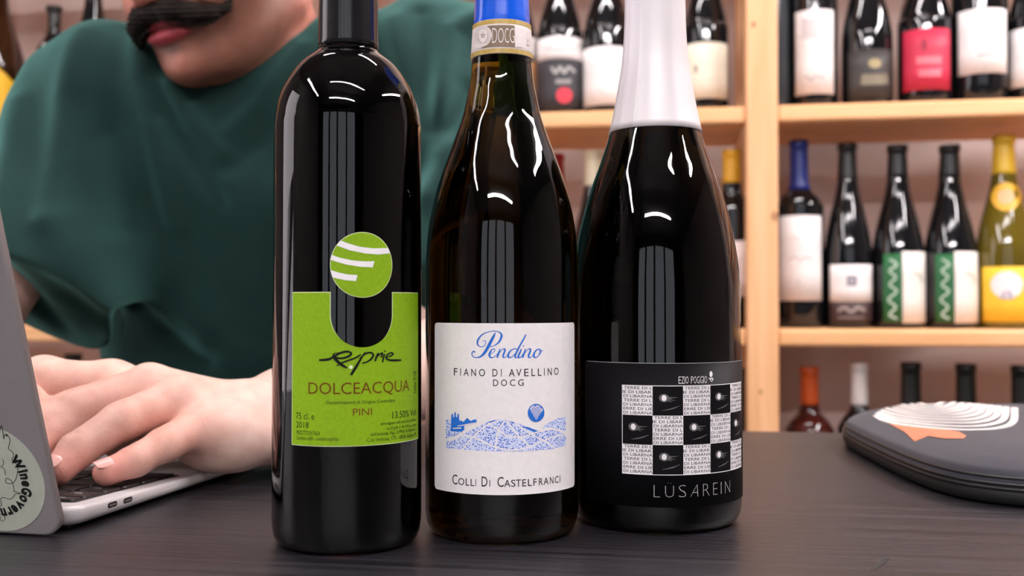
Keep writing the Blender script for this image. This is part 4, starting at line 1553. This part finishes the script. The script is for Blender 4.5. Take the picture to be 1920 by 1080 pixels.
def np_mesh(name, pos, quads, mat, parent=None, tint=None):
    me = bpy.data.meshes.new(name)
    nq = len(quads)
    me.vertices.add(len(pos))
    me.vertices.foreach_set('co', pos.astype(np.float32).ravel())
    me.loops.add(nq * 4)
    me.loops.foreach_set('vertex_index', quads.astype(np.int32).ravel())
    me.polygons.add(nq)
    me.polygons.foreach_set('loop_start', np.arange(nq, dtype=np.int32) * 4)
    me.polygons.foreach_set('use_smooth', np.ones(nq, dtype=bool))
    me.update(calc_edges=True)
    me.validate()
    if tint is not None:
        at = me.color_attributes.new('tint', 'FLOAT_COLOR', 'POINT')
        at.data.foreach_set('color', np.concatenate([tint, np.ones((len(tint), 1))], 1).astype(np.float32).ravel())
    me.materials.append(mat)
    return link(bpy.data.objects.new(name, me), parent)


def V3(px, py, Y):
    return np.array(P(px, py, Y))


# --- joints, measured on the photograph, z above the table top
SHO_L, SHO_R = V3(841, 137, 1.04), V3(197, 203, 1.04)     # his left is the picture's right
ELB_L, ELB_R = A3(-.008, .90, .085), A3(-.50, .915, .10)
WR_L = V3(478, 786, .692)
FA_L = V3(545, 777, .722)
H = {  # left hand: MCP, PIP, DIP, tip
    'pinky': [V3(376, 800, .648), V3(309, 833, .622), V3(254, 866, .606), V3(200, 893, .594)],
    'ring': [V3(330, 752, .658), V3(228, 790, .628), V3(146, 846, .610), V3(108, 890, .596)],
    'middle': [V3(274, 730, .672), V3(146, 766, .648), V3(82, 822, .630), V3(48, 868, .616)],
    'index': [V3(208, 722, .690), V3(98, 745, .688), V3(38, 792, .672), V3(12, 838, .658)],
}
RADS = {'pinky': (.0130, .0104, .0092, .0079), 'ring': (.0148, .0122, .0108, .0090), 'middle': (.0155, .0128, .0112, .0092), 'index': (.0150, .0122, .0104, .0086)}
TH_J = [V3(430, 778, .722), V3(330, 790, .728), V3(262, 812, .712), V3(215, 834, .70)]
XM = -.295     # the right hand mirrors the left one


for _f in H:
    H[_f][3][2] += .0022
    H[_f][2][2] += .0008
H['index'][3][2] += .002
H['middle'][3][2] += .001


def hand(Q):
    d = None
    for f in ('index', 'middle', 'ring', 'pinky'):
        J, r = H[f], RADS[f]
        k = cap(Q, J[0], J[1], r[0], r[1])
        # slight swelling at the joints, pads between
        k = smin(k, cap(Q, J[1], J[2], r[1], r[2]), .004)
        k = smin(k, cap(Q, J[2], J[3], r[2], r[3]), .004)
        up = A3(-.25, -.35, .9)
        for q, rr, s in ((J[1], r[1], .0018), (J[2], r[2], .001)):
            for w in (-.0034, 0, .0034) if s > .0015 else (-.0016, .0016):
                ax = (J[2] - J[0]) / np.linalg.norm(J[2] - J[0])
                side = np.cross(ax, up)
                side /= np.linalg.norm(side)
                nn = np.cross(side, ax)
                c = q + ax * w + nn * (rr + .0006)
                k = smax(k, -cap(Q, c - side * .0055, c + side * .0055, .00085, .00085), .0016)
        d = k if d is None else smin(d, k, .0022)
    # back of the hand
    pm = None
    for f in ('index', 'middle', 'ring', 'pinky'):
        J, r = H[f], RADS[f]
        w0 = WR_L + (J[0] - H['ring'][0]) * .22
        k = cap(Q, w0 + A3(0, 0, -.004), J[0] + A3(.004, .002, -.002), .021, r[0] + .0015)
        pm = k if pm is None else smin(pm, k, .012)
    mid = (H['ring'][0] + H['middle'][0]) / 2
    pm = smin(pm, ell(Q, (WR_L * .45 + H['pinky'][0] * .55) + A3(.0, -.004, -.0095), (.036, .020, .0225)), .014)
    pm = smin(pm, cap(Q, TH_J[0], TH_J[1], .019, .013), .014)
    th = smin(cap(Q, TH_J[1], TH_J[2], .0125, .011), cap(Q, TH_J[2], TH_J[3], .011, .0088), .005)
    pm = smin(pm, th, .006)
    # tendons and knuckles
    for f in ('middle', 'ring'):
        J = H[f]
        pm = smin(pm, cap(Q, J[0] + A3(.002, 0, .007), WR_L + A3(-.01, 0, .012), .007, .006), .010)
    d = smin(d, pm, .0065)
    return d


def arm(Q, sho, elb, wri, fa):
    d = cap(Q, sho, elb, .052, .043)
    d = smin(d, cap(Q, elb, fa, .0435, .0325), .02)
    d = smin(d, cap(Q, fa, wri, .0325, .0265), .012)
    return d


# --- head
YAW, PITCHH, ROLL = math.radians(-29), math.radians(13), math.radians(-6)
RH = np.array((Matrix.Rotation(ROLL, 3, 'Y') @ Matrix.Rotation(YAW, 3, 'Z') @ Matrix.Rotation(PITCHH, 3, 'X')))
MOUTH = A3(0, -.093, -.069)
H0 = V3(318, 52, .925) - RH @ MOUTH
NECK0 = H0 + RH @ A3(0, .03, -.055)
NECK1 = V3(488, 175, 1.055)


def to_head(Q):
    return (Q - H0) @ RH


def head(Q):
    q = to_head(Q)
    ax = q.copy()
    ax[:, 0] = np.abs(ax[:, 0])
    d = ell(q, (0, .012, .03), (.077, .097, .098))
    d = smin(d, ell(q, (0, -.028, -.03), (.068, .064, .09)), .03)
    d = smin(d, ell(q, (0, -.034, -.078), (.054, .054, .042)), .025)
    d = smin(d, cap(ax, (.056, .012, -.062), (.022, -.066, -.100), .018, .015), .022)
    d = smin(d, ell(q, (0, -.080, -.103), (.023, .019, .018)), .016)
    d = smin(d, ell(ax, (.042, -.058, -.036), (.03, .03, .032)), .022)
    d = smin(d, ell(q, (0, -.078, -.068), (.034, .020, .022)), .016)
    d = smax(d, -ell(ax, (.032, -.100, .004), (.019, .014, .012)), .012)
    d = smin(d, cap(q, (0, -.088, .006), (0, -.113, -.036), .009, .0125), .010)
    d = smin(d, ell(ax, (.0135, -.101, -.042), (.0095, .012, .0085)), .007)
    d = smin(d, cap(ax, (.012, -.093, .02), (.05, -.08, .018), .007, .006), .012)
    d = smax(d, -ell(q, (0, -.108, -.0875), (.019, .0085, .0060)), .009)
    d = smin(d, ell(q, (0, -.0955, -.0635), (.029, .0085, .0058)), .004)
    d = smin(d, ell(q, (0, -.0960, -.0755), (.027, .0095, .0066)), .004)
    d = smax(d, -cap(ax, (0, -.1055, -.0682), (.030, -.090, -.0700), .0015, .0008), .002)
    d = smin(d, ell(ax, (.078, .018, -.012), (.007, .017, .030)), .008)
    return d


def neck(Q):
    return cap(Q, NECK0, NECK1 + A3(0, 0, -.03), .058, .064)


def torso(Q):
    d = ell(Q, V3(505, 330, 1.085), (.165, .088, .15))
    d = smin(d, ell(Q, V3(482, 640, 1.175), (.132, .075, .19)), .06)
    d = smin(d, cap(Q, SHO_L, SHO_R, .05, .05), .05)
    return d


bb = lambda pts, r: (np.min(pts, 0) - r, np.max(pts, 0) + r)
HP = [p for f in H.values() for p in f] + TH_J + [WR_L]
HLO, HHI = bb(HP, .03)
mirror = lambda p: A3(2 * XM - p[0], p[1], p[2] + .0042)
WR_R, FA_R = mirror(WR_L), mirror(WR_L) * .75 + ELB_R * .25


def body(Q):
    d = bounded(Q, H0 - .15, H0 + .15, head, .04)
    d = smin(d, bounded(Q, *bb([NECK0, NECK1], .09), neck, .04), .02)
    d = smin(d, bounded(Q, A3(-.52, .88, -.16), A3(.06, 1.3, .5), torso, .06), .03)
    L = bounded(Q, *bb([SHO_L, ELB_L, WR_L], .07), lambda q: arm(q, SHO_L, ELB_L, WR_L, FA_L), .04)
    R = bounded(Q, *bb([SHO_R, ELB_R, WR_R], .07), lambda q: arm(q, SHO_R, ELB_R, WR_R, FA_R), .04)
    L = smin(L, bounded(Q, HLO, HHI, hand, .03), .010)

    def rh(q):
        q = q.copy()
        q[:, 0] = 2 * XM - q[:, 0]
        q[:, 2] -= .0042
        return hand(q)
    R = smin(R, bounded(Q, mirror(HHI) * A3(1, 0, 0) + HLO * A3(0, 1, 1), mirror(HLO) * A3(1, 0, 0) + HHI * A3(0, 1, 1), rh, .03), .010)
    return smin(smin(d, L, .02), R, .02)


def sstep(a, b, x):
    t = np.clip((x - a) / (b - a), 0, 1)
    return t * t * (3 - 2 * t)


def skin_tint(Q):
    base = np.tile(A3(.69, .485, .41), (len(Q), 1))

    def mixin(m, c):
        base[:] = base * (1 - m[:, None]) + np.asarray(c) * m[:, None]
    for s in (0, 1):
        q = Q.copy()
        if s:
            q[:, 0] = 2 * XM - q[:, 0]
        for f, J in H.items():
            for p, w in ((J[0], .011), (J[1], .014), (J[2], .012), ((J[0] + J[1]) / 2, .012)):
                mixin(.38 * np.exp(-((q - p) ** 2).sum(1) / (2 * w * w)), (.66, .22, .15))
            mixin(.75 * np.exp(-((q - J[3]) ** 2).sum(1) / (2 * .010 ** 2)), (.72, .20, .16))
    q = to_head(Q)
    inh = sstep(.21, .17, np.sqrt((q * q).sum(1)))
    mixin(inh * .8, (.56, .17, .115))
    # stubble on cheeks, chin and throat
    ax = np.abs(q[:, 0])
    line = -.045 + .5 * np.maximum(0, ax - .035) * (1 - sstep(-.02, .03, q[:, 1]))
    st = inh * sstep(line + .004, line - .028, q[:, 2]) * sstep(.03, -.025, q[:, 1])
    chin = np.exp(-((q[:, 0] / .022) ** 2 + ((q[:, 2] + .10) / .018) ** 2))
    mixin(np.clip(st * (.95 - .45 * chin), 0, 1), (.19, .082, .052))
    soul = np.exp(-((q[:, 0] / .013) ** 2 + ((q[:, 2] + .0880) / .0058) ** 2)) * (q[:, 1] < -.06)
    mixin(.9 * soul, (.10, .045, .03))
    lip = np.minimum(ell(q, (0, -.0955, -.0635), (.029, .0095, .0062)), ell(q, (0, -.0960, -.0755), (.027, .0105, .0070)))
    mixin(sstep(.0012, -.0006, lip) * .95, (.50, .075, .10))
    return np.clip(base, 0, 1)


pos, quads = polygonize(body, (-.66, .54, -.2), (.12, 1.34, .62), .0019)
M_SKIN = tint_mat('skin', 0.5, 0.12, 0.3, 700, 0.4)
person = np_mesh('person', pos, quads, M_SKIN, None, skin_tint(pos))
person.location = (0, 0, TZ)
tag(person, 'man in a dark green T-shirt with a curled moustache typing on the laptop', 'person')


# --- T-shirt
xz = lambda px, py: tuple(V3(px, py, .985)[[0, 2]])
FOLDS = [([xz(*p) for p in pts], A, w) for pts, A, w in (
    ([(160, 60), (150, 200), (165, 420)], .005, .012), ([(215, 50), (235, 220), (250, 430)], -.005, .012), ([(262, 80), (300, 220), (330, 420)], .005, .012),
    ([(300, 150), (345, 260), (420, 380)], -.005, .010), ([(330, 170), (380, 240), (440, 300)], .004, .009), ([(570, 90), (500, 200), (440, 250)], .005, .010), ([(590, 150), (500, 270), (430, 320)], -.004, .010),
    ([(735, 40), (770, 200), (800, 380)], .006, .013), ([(790, 30), (805, 150), (815, 260)], -.005, .010), ([(905, 20), (850, 60), (838, 160), (822, 300)], .009, .012),
    ([(880, 190), (840, 260), (795, 340)], -.010, .013), ([(850, 300), (800, 400)], .007, .013),
    ([(60, 200), (90, 400), (150, 560)], .006, .014), ([(20, 300), (60, 480), (110, 600)], -.006, .014), ([(180, 430), (240, 560), (330, 640)], .006, .015), ([(200, 560), (330, 690)], -.006, .014))]

def shirt(Q):
    d = ell(Q, V3(505, 330, 1.08), (.188, .112, .165))
    d = smin(d, ell(Q, V3(466, 650, 1.185), (.172, .108, .24)), .08)
    d = smin(d, cap(Q, SHO_L + A3(-.004, .004, -.002), SHO_R + A3(.004, .004, -.002), .067, .067), .05)
    d = smin(d, cap(Q, NECK1 + A3(0, .012, -.01), SHO_L + A3(-.03, .012, .02), .062, .05), .03)
    d = smin(d, cap(Q, NECK1 + A3(0, .012, -.01), SHO_R + A3(.03, .012, .02), .062, .05), .03)
    # sleeves, wide and cut off above the elbow
    for s, (S, E) in enumerate(((SHO_L, ELB_L), (SHO_R, ELB_R))):
        v = E - S
        k = cap(Q, S, S + v * 1.15 + (A3(0, 0, 0) if s == 0 else A3(.035, .01, -.03)), .069, .078 if s == 0 else .098)
        cut = (Q - (S + v * (.80 if s == 0 else .80))) @ (v / np.linalg.norm(v))
        k = smax(k, cut, .006)
        d = smin(d, k, .035 if s == 0 else .07)
    # folds
    x, y, z = Q[:, 0], Q[:, 1], Q[:, 2]
    w = .012 * np.sin(9 * z + 5 * x) + .01 * np.sin(14 * x + 3 * z)
    f = .0034 * np.sin((x + w + .12 * z) * 75) * sstep(.10, .32, z) * sstep(-.20, -.34, x)
    f += .0040 * np.sin((x * .93 + z * .38 + w) * 62 + 1.0) * sstep(-.20, -.10, x) * sstep(.05, .2, z)
    f += .0038 * np.sin((z - .6 * np.abs(x + .24) + w) * 52) * sstep(.33, .2, z)
    f += .0015 * np.sin(x * 40 + z * 60 + 40 * w)
    for pts, A, w in FOLDS:
        dd = None
        for (x0, z0), (x1, z1) in zip(pts, pts[1:]):
            ux, uz = x1 - x0, z1 - z0
            t = np.clip(((x - x0) * ux + (z - z0) * uz) / (ux * ux + uz * uz), 0, 1)
            k = np.hypot(x - x0 - t * ux, z - z0 - t * uz)
            dd = k if dd is None else np.minimum(dd, k)
        f -= A * np.exp(-(dd / w) ** 2) * (y < 1.10)
    d = d + f
    # neck opening with a ribbed band
    up = (NECK0 - NECK1) / np.linalg.norm(NECK0 - NECK1)
    h = (Q - NECK1) @ up
    ra = np.sqrt(np.maximum(((Q - NECK1) ** 2).sum(1) - h * h, 0))
    fwd = -(Q[:, 1] - NECK1[1])
    hb = .010 - .35 * fwd      # the band dips to the front
    hole = np.maximum(ra - .0695, -(h - hb + .03))
    d = smax(d, -hole, .006)
    band = np.sqrt((ra - .0715) ** 2 + ((h - hb) * .55) ** 2) - .0072
    d = smin(d, band, .006)
    d = smax(d, -(z + .17), .01)
    return d


pos, quads = polygonize(shirt, (-.68, .78, -.21), (.16, 1.34, .52), .0034)
M_TEE = pmat('dark_green_jersey', (0.003, 0.0185, 0.016), 0.85, var=0.1, scale=55, bump=0.35, bscale=1500, sheen=0.5, spec=0.2)
M_TEE.node_tree.nodes['Principled BSDF'].inputs['Sheen Tint'].default_value = (0.35, 0.9, 0.8, 1)
np_mesh('t_shirt', pos, quads, M_TEE, person)


# --- moustache, eyebrows, hair
def hairy(name, fn, lo, hi, h, mat, strands=()):
    pos, quads = polygonize(fn, lo, hi, h)
    quads = [tuple(q) for q in quads]
    bag = Bag().add([tuple(p) for p in pos], quads)
    for path, r in strands:
        bag.add(*tube_data(path, r, 3))
    o = bag.build(name, mat, person)
    o.matrix_local = Matrix.Translation(Vector(H0)) @ Matrix(RH.tolist()).to_4x4()
    return o


M_HAIR = pmat('dark_brown_hair', (0.009, 0.0055, 0.0035), 0.75, var=0.3, scale=200, spec=0.2)
MP = [A3(0, -.108, -.054), A3(.018, -.107, -.0565), A3(.034, -.098, -.0625), A3(.047, -.086, -.0665), A3(.057, -.077, -.0645), A3(.063, -.072, -.056)]
MR = [.0092, .0108, .0104, .0076, .0042, .0016]
MPL = [p.copy() for p in MP]
MPL[3] += A3(0, 0, -.002); MPL[4] += A3(0, 0, -.008); MPL[5] += A3(.001, 0, -.012)


def moust(q):
    d = None
    for sgn, pts in ((1, MP), (-1, MPL)):
        a = q * A3(sgn, 1, 1)
        for p0, p1, r0, r1 in zip(pts, pts[1:], MR, MR[1:]):
            k = cap(a * A3(1, 1, 1), p0, p1, r0 * .86, r1 * .86)
            d = k if d is None else smin(d, k, .005)
    d = d + .0006 * np.sin(q[:, 2] * 1500 + q[:, 0] * 300)
    return d


strands = []
for i in range(420):
    sgn = 1 if i % 2 else -1
    pts = MP if sgn > 0 else MPL
    t0 = RNG.uniform(0, 3.0)
    L = RNG.uniform(1.0, 2.0)
    oy_, oz_ = RNG.normal(0, .45), RNG.normal(0, .5)
    path = []
    for t in np.linspace(t0, min(t0 + L, 5), 5):
        i0 = min(int(t), 4)
        f = t - i0
        p = pts[i0] * (1 - f) + pts[i0 + 1] * f
        r = (MR[i0] * (1 - f) + MR[i0 + 1] * f)
        p = p + A3(0, -abs(oy_) * r * .9 - .001, oz_ * r * 1.25 - .0012 * (t - t0))
        path.append((sgn * p[0], p[1], p[2]))
    strands.append((path, [.0004, .00045, .0004, .0003, .0001]))
hairy('moustache', moust, (-.08, -.13, -.09), (.08, -.05, -.03), .0013, M_HAIR, strands)
hairy('eyebrow', lambda q: cap(np.abs(q) * A3(1, 0, 0) + q * A3(0, 1, 1), (.016, -.101, .021), (.05, -.086, .022), .005, .003) + .0006 * np.sin(q[:, 0] * 1500), (-.07, -.12, 0), (.07, -.07, .04), .0016, M_HAIR)


def scalp(q):
    d = ell(q, (0, .018, .036), (.084, .102, .103)) + .0016 * np.sin(q[:, 0] * 260 + 40 * q[:, 1]) * np.sin(q[:, 2] * 190)
    front = .035 + .55 * np.maximum(0, q[:, 1] + .02)      # hairline
    cut = np.minimum(q[:, 2] - .066 + 0 * front, 9)
    keep = np.maximum(.062 - q[:, 2], -(q[:, 1] - .012))
    side = np.maximum(.062 - q[:, 2], .0)
    m = np.minimum(.066 - q[:, 2], np.maximum(-.045 - q[:, 2], .008 - q[:, 1]))
    return smax(d, m, .006)


hairy('hair', scalp, (-.1, -.1, -.07), (.1, .14, .16), .0035, M_HAIR)
M_EYE = pmat('eye_white', (0.8, 0.78, 0.75), 0.2)
M_IRIS = pmat('brown_iris', (0.05, 0.02, 0.01), 0.2)
HM = Matrix.Translation(Vector(H0)) @ Matrix(RH.tolist()).to_4x4()
for s in (-1, 1):
    pr = [(.0118 * math.sin(t), -.0118 * math.cos(t)) for t in np.linspace(0, PI, 13)]
    e = lathe('eye', [(abs(r) if abs(r) > 1e-6 else 0, z) for r, z in pr], M_EYE, person, 20)
    e.matrix_local = HM @ Matrix.Translation((s * .032, -.077, .003)) @ Matrix.Rotation(math.radians(22), 4, 'X')
    V = [(.0055 * math.cos(t), -.0117, .0055 * math.sin(t) - .001) for t in np.linspace(0, 2 * PI, 18, endpoint=False)]
    ir = mesh_obj('iris', V, [tuple(range(18))], M_IRIS, e, False)
# fingernails
M_NAIL = pmat('fingernail', (0.78, 0.42, 0.38), 0.28, var=0.06, scale=300, spec=0.5)
for mir in (0, 1):
    for f in ('pinky', 'ring', 'middle', 'index'):
        J = [p.copy() for p in H[f]]
        ax = (J[3] - J[2]) / np.linalg.norm(J[3] - J[2])
        up = A3(-.30, -.45, .85)
        side = np.cross(ax, up)
        side /= np.linalg.norm(side)
        nn = np.cross(side, ax)
        r = RADS[f][3]
        Vn, Fn = [], []
        nu, nv = 9, 7
        for i in range(nu):
            for j in range(nv):
                s, t = i / (nu - 1) * 2 - 1, j / (nv - 1)
                w = (1 - .25 * abs(2 * t - 1) ** 3)
                a = s * .80 * w
                l = -.0055 + t * .0115
                rr = r * (1.03 + .03 * t - .05 * s * s) + .00035 - (.0012 if j in (0,) else 0)
                p = J[3] + ax * l + nn * rr * math.cos(a) + side * rr * math.sin(a)
                if mir:
                    p = mirror(p)
                Vn.append(tuple(p))
        for i in range(nu - 1):
            for j in range(nv - 1):
                q = (i * nv + j, (i + 1) * nv + j, (i + 1) * nv + j + 1, i * nv + j + 1)
                Fn.append(q if mir else q[::-1])
        mesh_obj('fingernail', Vn, Fn, M_NAIL, person)


# --- trousers, shoes and the stool under him (behind the table)
HIP = A3(-.245, 1.21, -.17)
KN = [A3(-.36, 1.16 - .33, -.20), A3(-.13, 1.16 - .33, -.20)]
AN = [A3(-.38, .90, -.655), A3(-.11, .90, -.655)]


def trousers(Q):
    d = ell(Q, HIP, (.172, .12, .12))
    for s in (0, 1):
        hp = HIP + A3(-.08 if s == 0 else .08, -.01, -.01)
        d = smin(d, smin(cap(Q, hp, KN[s], .085, .062), cap(Q, KN[s], AN[s], .062, .055), .02), .04)
    return d


KN = [A3(-.37, .87, -.175), A3(-.12, .87, -.175)]
pos, quads = polygonize(trousers, (-.55, .72, -.74), (.1, 1.38, .0), .009)
M_JEAN = pmat('dark_trousers', (0.02, 0.022, 0.03), 0.85, var=0.15, scale=80)
np_mesh('trousers', pos, quads, M_JEAN, person)
M_SHOE = pmat('dark_shoe', (0.02, 0.018, 0.017), 0.5)
for s in (0, 1):
    a = AN[s]
    fn = lambda Q: smax(smin(ell(Q, a + A3(0, -.07, -.062), (.045, .12, .042)), cap(Q, a, a + A3(0, 0, -.05), .045, .045), .03), -(Q[:, 2] + .7485), .006)
    pos, quads = polygonize(fn, tuple(a - A3(.08, .25, .12)), tuple(a + A3(.08, .1, .06)), .008)
    np_mesh('shoe', pos, quads, M_SHOE, person)
stool = empty('stool', (HIP[0], HIP[1], 0))
tag(stool, 'round black stool under the man behind the table', 'stool')
sz_ = TZ + HIP[2] - .1225
lathe('seat', [(0, sz_ - .04), (.15, sz_ - .04), (.165, sz_ - .03), (.165, sz_ - .01), (.15, sz_), (0, sz_)], M_KEY, stool, 32)
for k in range(4):
    t = PI / 4 + k * PI / 2
    V, F = tube_data([(.11 * math.cos(t), .11 * math.sin(t), sz_ - .041), (.19 * math.cos(t), .19 * math.sin(t), 0)], .014, 8)
    mesh_obj('leg', V, F, M_KEY, stool)
